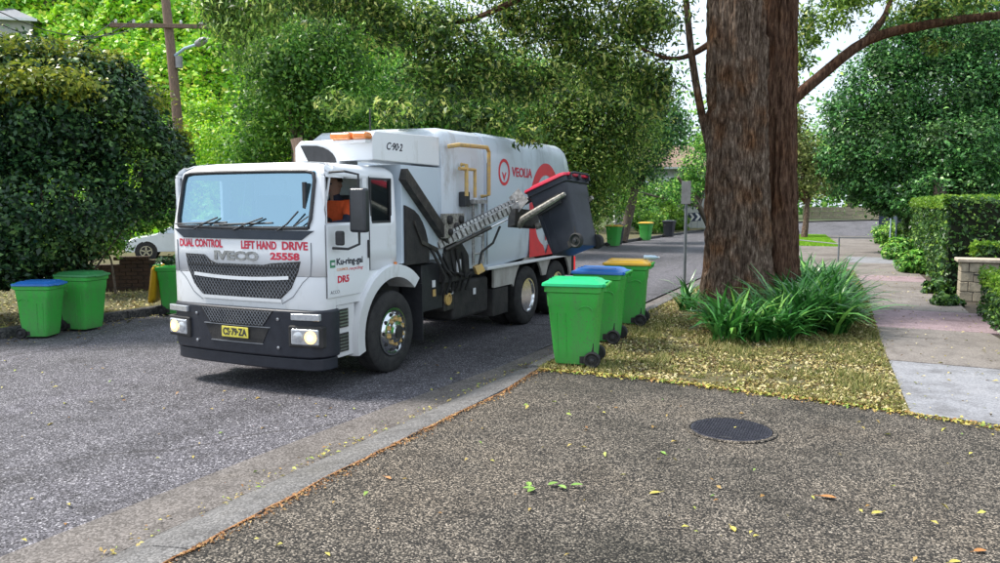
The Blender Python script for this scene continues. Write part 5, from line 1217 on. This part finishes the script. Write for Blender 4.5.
def leaf_blade(L_, w): return [(-L_ / 2, 0, 0), (-L_ * .25, w * .42, .006), (0, w / 2, .008), (L_ * .28, w * .36, .006), (L_ / 2, 0, .002), (L_ * .28, -w * .36, .006), (0, -w / 2, .008), (-L_ * .25, -w * .42, .006), (-L_ * .2, 0, -.001), (.2 * L_, 0, -.001)]
LF = [(0, 1, 8), (1, 2, 9, 8), (2, 3, 9), (3, 4, 9), (4, 5, 9), (5, 6, 9), (6, 7, 8, 9), (7, 0, 8)]
sp = empty('leafy_sprig', tuple(gr(530, 489, .126)), 'green leafy sprig lying on the driveway', 'sprig')
MB().tube([(-.02, 0, .008), (.12, .09, .012), (.26, .16, .008)], .003, 5).build('twig', M['bark_grey'], sp)
lg = pmat('fresh_fallen_leaf', (.14, .30, .05), (.22, .34, .07), 30, .5); ly = pmat('yellow_fallen_leaf', (.5, .42, .08), (.4, .33, .08), 30, .6); lbn = pmat('orange_fallen_leaf', (.45, .19, .05), (.35, .16, .05), 30, .7)
for (x, y, a) in ((0, -.02, 200), (-.03, .05, 120), (.03, -.05, 260), (.12, .13, 60), (.2, .1, 330), (.28, .18, 30)):
    o = MB().add([(Matrix.Translation((x, y, .012)) @ Matrix.Rotation(R(a), 4, 'Z')) @ Vector(p) for p in leaf_blade(.09, .042)], LF).build('leaf', lg, sp)
for (px, py, m_, lab, L_) in ((655, 493, ly, 'yellow leaf lying left of the driveway centre', .09), (828, 497, lbn, 'orange brown leaf on the driveway, larger of the two', .11), (733, 529, ly, 'pale yellow leaf nearest the bottom of the driveway', .08), (877, 513, ly, 'yellow leaf right of the orange brown one', .09), (980, 551, lbn, 'curled brown leaf at the lower right corner', .09), (663, 453, lg, 'green leaf near the manhole cover', .08), (955, 562, ly, 'pale leaf at the very bottom right', .08), (388, 478, lbn, 'brown leaf by the edge of the driveway', .07)):
    fl = empty('fallen_leaf', tuple(gr(px, py, .124)), lab, 'leaf', 'single fallen leaves on the driveway', random.uniform(0, 6))
    MB().add(leaf_blade(L_, L_ * .45), LF).build('blade', m_, fl); MB().tube([(L_ * .45, 0, .002), (L_ * .8, .006, .004)], .0018, 4).build('stalk', m_, fl)
# ------------------------------------------------------------------ street furniture, houses, car
# manhole cover
mh = empty('manhole_cover', (-.95, 6.84, .122), 'round dark iron manhole cover set in the driveway', 'manhole cover')
iron = pmat('dark_iron', (.035, .036, .05), (.075, .075, .095), 30, .5, .6, bump=.2)
MB().disc((0, 0, -.012), (0, 0, 1), [(.345, 0), (.345, .018), (.34, .02), (.001, .02)], 48).build('cover', iron, mh)
MB().disc((0, 0, -.012), (0, 0, 1), [(.352, .012), (.352, .020), (.385, .020), (.39, .012)], 48).build('rim', M['drive'], mh)
st = MB()
for i in range(-14, 15):
    for j in range(-14, 15):
        x, y = i * .024, j * .024
        if x * x + y * y < .325 ** 2: st.box(x - .008, x + .008, y - .008, y + .008, .008, .014)
tag(st.build('tread_studs', iron, mh), kind='stuff')
MB().box(-.05, .05, -.30, -.27, .0081, .013).build('lift_slot', M['chassis'], mh)
# sign post at the kerb
px_ = gr(684, 296, .12)
sp_ = empty('sign_post', (px_.x, px_.y, .11), 'thin grey sign post with small plate turned away, beside the kerb', 'sign post')
MB().tube([(0, 0, -.05), (0, 0, 2.42)], .032, 10).build('post', M['postgrey'], sp_)
MB().box(-.10, .10, -.045, -.034, 1.98, 2.46).build('sign_plate', M['signback'], sp_, bevel=.004)
MB().box(-.09, .09, -.033, -.0325, 2.0, 2.44).build('sign_face', M['chev'], sp_)
q = gr(891, 243, .12)
sp2 = empty('sign_post', (1.25, 38.6, .1), 'pale post with narrow plate beside the footpath and blue fence', 'sign post')
MB().tube([(0, 0, -.05), (0, 0, 2.75)], .035, 8).build('post', M['lampblue'], sp2); MB().box(-.06, .06, -.05, -.036, 1.9, 2.7).build('sign_plate', M['lampblue'], sp2, bevel=.004)
# chevron alignment boards at the bend
for i, (px, lab) in enumerate(((692, 'leftmost chevron board at the far bend'), (698, 'middle chevron board at the far bend'), (704, 'chevron board at the far bend, closest to the big trunk'))):
    c = at(px, 203, 60 + i * 1.5); r_ = empty('chevron_sign', (c.x, c.y, .1), lab, 'road sign', 'chevron boards on the bend', R(8))
    MB().tube([(0, 0, -.05), (0, 0, 1.2)], .03, 6).build('post', M['postgrey'], r_)
    MB().box(-.27, .27, -.06, -.035, .62, 1.28).build('board', M['bluefence'], r_)
    MB().prism([(-.2, .66), (.0, .66), (.22, .95), (.0, 1.24), (-.2, 1.24), (.02, .95)], 'y', -.064, -.061).build('chevron', M['chev'], r_)
# low rail at the neighbour's crossing
rl = empty('low_rail', (-.62, 28.6, .11), 'low galvanised rail on thin posts beside the footpath', 'rail')
for y in (0, 2.9): MB().tube([(-.56 * y, y, 0), (-.56 * y, y, .85)], .028, 8).build('post', M['postgrey'], rl)
MB().tube([(0, 0, .62), (-1.62, 2.9, .62)], .02, 6).build('bar', M['signback'], rl)
# stone letterbox pillar
lbx = empty('stone_letterbox', (2.25, 18.5, .10), 'weathered sandstone letterbox pillar with a flat pale cap', 'letterbox')
random.seed(3)
for r_ in range(4):
    z0 = r_ * .20; cuts = [-.34, -.10, .12, .34] if r_ % 2 == 0 else [-.34, -.19, .05, .34]
    for a, b in zip(cuts, cuts[1:]):
        pr = random.uniform(0, .014)
        MB().box(a + .006, b - .006, -.24 - pr, .24, z0 + .005, z0 + .195).build('stone', M['stone'], lbx, bevel=.012)
MB().box(-.325, .325, -.22, .225, 0, .798).build('mortar', M['slab_old'], lbx)
MB().box(-.41, .41, -.30, .30, .805, .875).build('cap', M['stonecap'], lbx, bevel=.015)
MB().box(-.10, .12, -.262, -.256, .54, .57).build('mail_slot', M['chassis'], lbx)
# blue fence behind the path bushes
bf_ = empty('blue_fence', (1.55, 43.5, .1), 'dark blue paling fence behind the path bushes', 'fence')
for i in range(14): MB().box(-.015, .015, -3.4 + i * .50, -3.4 + i * .50 + .48, 0, 1.85).build('paling', M['bluefence'], bf_)
for i in range(3): MB().box(-.62 + i * .46 - .0, -.62 + i * .46 + .44, 3.62, 3.65, 0, 1.85).build('paling', M['bluefence'], bf_)
MB().box(.02, .06, -3.4, 3.6, 1.3, 1.38).build('rail', M['bluefence'], bf_)
# stone wall across the far road
fw = empty('stone_wall', (2, 110.5, .1), 'grey stone wall along the far side of the cross street', 'wall')
random.seed(9)
for r_ in range(3):
    x = -9.0
    while x < 14:
        w = random.uniform(.9, 1.7); MB().box(x + .03, x + w - .03, -.2 - random.uniform(0, .06), .2, r_ * .52 + .02, r_ * .52 + .5).build('stone', M['stone'], fw); x += w
# power pole, crossarm, lamp, wires
pb = at(181, 203, 27); pt = at(161, -45, 27)
pole = empty('power_pole', (pb.x, pb.y, 0), 'leaning timber power pole with crossarm and street lamp', 'power pole')
B = Vector((pb.x, pb.y, 0)); top = pt - B
pts = [Vector((0, 0, -.1)) , at(178, 125, 27) - B, at(172, 60, 27) - B, top]
MB().tube(pts, [.20, .175, .165, .14], 12).build('pole', M['timber'], pole, smooth=True)
ca = at(168, 27, 27) - B; dirx = -LV
Ac = Matrix.Translation(ca + Vector((.1, -.16, 0))) @ Matrix.Rotation(YAW + R(4), 4, 'Z')
xa = MB(); xa.box(-1.9, 1.35, -.06, .06, -.07, .07, Ac); arm_ = xa.build('crossarm', M['timber'], pole, bevel=.01)
for x in (-1.7, -1.1, -.5, .5, 1.2): MB().disc(Ac @ Vector((x, 0, .07)), (0, 0, 1), [(.02, 0), (.05, .04), (.035, .06), (.055, .09), (.03, .13), (.001, .14)], 8).build('insulator', M['chev'], arm_)
la = MB(); s0 = at(173, 57, 27) - B; e0 = at(197, 44, 26.3) - B
la.tube([s0, s0.lerp(e0, .5) + Vector((0, 0, .08)), e0], .05, 8); lamp = la.build('lamp_arm', M['lampblue'], pole, smooth=True)
MB().disc(e0, (e0 - s0), [(.05, -.05), (.12, .02), (.14, .25), (.10, .45), (.02, .5)], 10).build('lamp_head', M['signback'], lamp, smooth=True)
MB().disc(at(179, 62, 26.9) - B, (0, 0, 1), [(.12, -.2), (.12, .2)], 10).build('transformer_can', M['signback'], pole)
ends = [(-1.7, (-40, 38), 'lowest wire running left'), (-1.1, (-40, 24), 'second wire running left'), (-.5, (-40, 8), 'upper wire running left'), ]
for x, (ex, ey), nm in (( -1.7, (-60, 2), 'outermost black wire running left from the pole crossarm'), (-1.1, (-60, -10), 'middle black wire running left from the pole crossarm'), (-.5, (-60, -24), 'innermost black wire running left from the pole crossarm')):
    a = B + (Ac @ Vector((x, 0, .2))); b = at(ex, ey, 17); pts = [a.lerp(b, t) - Vector((0, 0, .9 * 4 * t * (1 - t))) for t in np.linspace(0, 1, 12)]
    w = MB().tube(pts, .014, 5).build('power_wire', M['wire']); tag(w, nm, 'wire', 'overhead wires from the power pole')
# low brown brick wall left
bw_ = empty('brick_wall', (-15.6, 12.15, .1), 'low dark brown brick wall beyond the left verge', 'wall', rz=math.radians(42))
rows_ = MB()
for r_ in range(9):
    for i in range(7):
        x = -.85 + i * .25 + (.12 if r_ % 2 else 0)
        if r_ < 7 or i > 3: rows_.box(x, x + .238, -.11 - .006 * ((i * 7 + r_ * 3) % 3), .11, r_ * .088, r_ * .088 + .078)
tag(rows_.build('bricks', M['brick'], bw_), kind='stuff')
MB().box(-.84, .98, -.095, .095, 0, .6).build('mortar', M['chassis'], bw_)
# houses
def house(label, c, w, d, h, rz, wall_m, roof_m, rise=1.6, windows=()):
    r_ = empty('house', c, label, 'house', None, R(rz))
    MB().box(-w / 2, w / 2, -d / 2, d / 2, 0, h).build('wall', wall_m, r_)
    o = .5
    rf = MB().add([(-w / 2 - o, -d / 2 - o, h), (w / 2 + o, -d / 2 - o, h), (w / 2 + o, d / 2 + o, h), (-w / 2 - o, d / 2 + o, h), (-w / 2 + d * .4, 0, h + rise), (w / 2 - d * .4, 0, h + rise)], [(0, 1, 5, 4), (2, 3, 4, 5), (1, 2, 5), (3, 0, 4), (3, 2, 1, 0)]).build('roof', roof_m, r_)
    MB().box(-w / 2 - o, w / 2 + o, -d / 2 - o - .08, -d / 2 - o - .004, h - .12, h + .03).build('gutter', M['chev'], rf)
    for x, z, ww, hh in windows:
        f = MB().box(x - ww / 2, x + ww / 2, -d / 2 - .06, -d / 2 - .004, z, z + hh).build('window', M['chev'], r_)
        MB().box(x - ww / 2 + .07, x + ww / 2 - .07, -d / 2 - .075, -d / 2 - .062, z + .07, z + hh - .07).build('pane', M['carglass'], f)
    return r_
c = at(668, 178, 66); house('far house with a brown tiled roof half hidden by trees', (c.x, c.y, .1), 9, 7, 4.9, 18, M['wallpale'], M['roof'], 2.0, ((-2.5, 2.9, 1.4, 1.3), (0, 2.9, 1.4, 1.3), (2.4, 2.9, 1.4, 1.3)))
c = at(-34, 50, 46); house('pale grey house at the top of the creeper covered bank', (c.x, c.y, c.z - 2.2), 9, 7, 3.4, 40, M['wallpale'], M['greyroof'], 1.8, ((-3, 1.4, 1.3, 1.3), (-.6, 1.4, 1.6, 1.3), (2.4, 1.4, 1.3, 1.3)))
# parked car
c = at(184, 203, 29)
car = empty('parked_car', (c.x, c.y, .04), 'white hatchback parked behind the low dark hedge', 'car', None, math.atan2(.70, .71))
# local: -x is the nose, +x the tail, -y faces the street
prof = [(-2.0, .30), (-2.08, .50), (-2.02, .66), (-1.75, .80), (-1.0, .93), (-.25, 1.32), (.35, 1.44), (1.1, 1.40), (1.75, 1.05), (2.02, .92), (2.06, .55), (2.0, .30)]
def carsec(y, k): return [(x, y, (.3 + (z - .3) * k) if z > .95 else z) for x, z in prof]
body_ = MB(); body_.loft([[(x * .97, -.84 if z < .95 else -.84 + (z - .95) * .45, z) for x, z in prof], [(x, -.74 if z < .95 else -.74 + (z - .95) * .4, z + .01) for x, z in prof], [(x, .74 if z < .95 else .74 - (z - .95) * .4, z + .01) for x, z in prof], [(x * .97, .84 if z < .95 else .84 - (z - .95) * .45, z) for x, z in prof]])
cb_ = body_.build('body', M['carpaint'], car, smooth=True, bevel=.02)
for s in (-1, 1):
    yy_ = lambda z: s * (.848 - (max(0, z - .95)) * .45)
    MB().loft([[(x, yy_(z), z) for x, z in ((-.80, .98), (.22, .98), (.22, 1.34), (-.18, 1.30))], [(x, yy_(z) - s * .006, z) for x, z in ((-.80, .98), (.22, .98), (.22, 1.34), (-.18, 1.30))]]).build('window', M['carglass'], cb_)
    MB().loft([[(x, yy_(z), z) for x, z in ((.30, .98), (1.35, .99), (1.05, 1.32), (.30, 1.35))], [(x, yy_(z) - s * .006, z) for x, z in ((.30, .98), (1.35, .99), (1.05, 1.32), (.30, 1.35))]]).build('window', M['carglass'], cb_)
    for x in (-1.30, 1.28):
        MB().disc((x, s * .77, .32), (0, s, 0), [(.38, .05), (.38, .076), (.01, .077)], 20).build('wheel_arch', M['chassis'], cb_)
        wt = MB().disc((x, s * .70, .32), (0, s, 0), [(.2, -.05), (.32, -.05), (.325, .13), (.30, .155), (.21, .16), (.2, .14)], 24).build('wheel', M['rubber'], car, smooth=True)
        rm = MB(); rm.disc((x, s * .70, .32), (0, s, 0), [(.21, .12), (.21, .165), (.18, .165), (.18, .14)], 24)
        for k in range(5):
            a = R(72 * k); A_ = Matrix.Translation((x, s * .845, .32)) @ Matrix.Rotation(a, 4, 'Y'); rm.box(-.025, .025, -.012, .012, 0, .19, A_)
        rm.build('rim', M['chrome'], wt)
    MB().box(-2.02, -1.82, *sorted((s * .48, s * .80)), .60, .73).build('headlight', M['lensclear'], car, bevel=.03)
    MB().box(-.20, -.05, *sorted((s * .86, s * 1.0)), .93, 1.05).build('wing_mirror', M['carpaint'], car, bevel=.03)
ws = MB(); ws.add([(-1.0 + .0, -.70, .965), (-1.0, .70, .965), (-.28, .60, 1.335), (-.28, -.60, 1.335)], [(0, 1, 2, 3)]); ws.build('windscreen', M['carglass'], cb_)
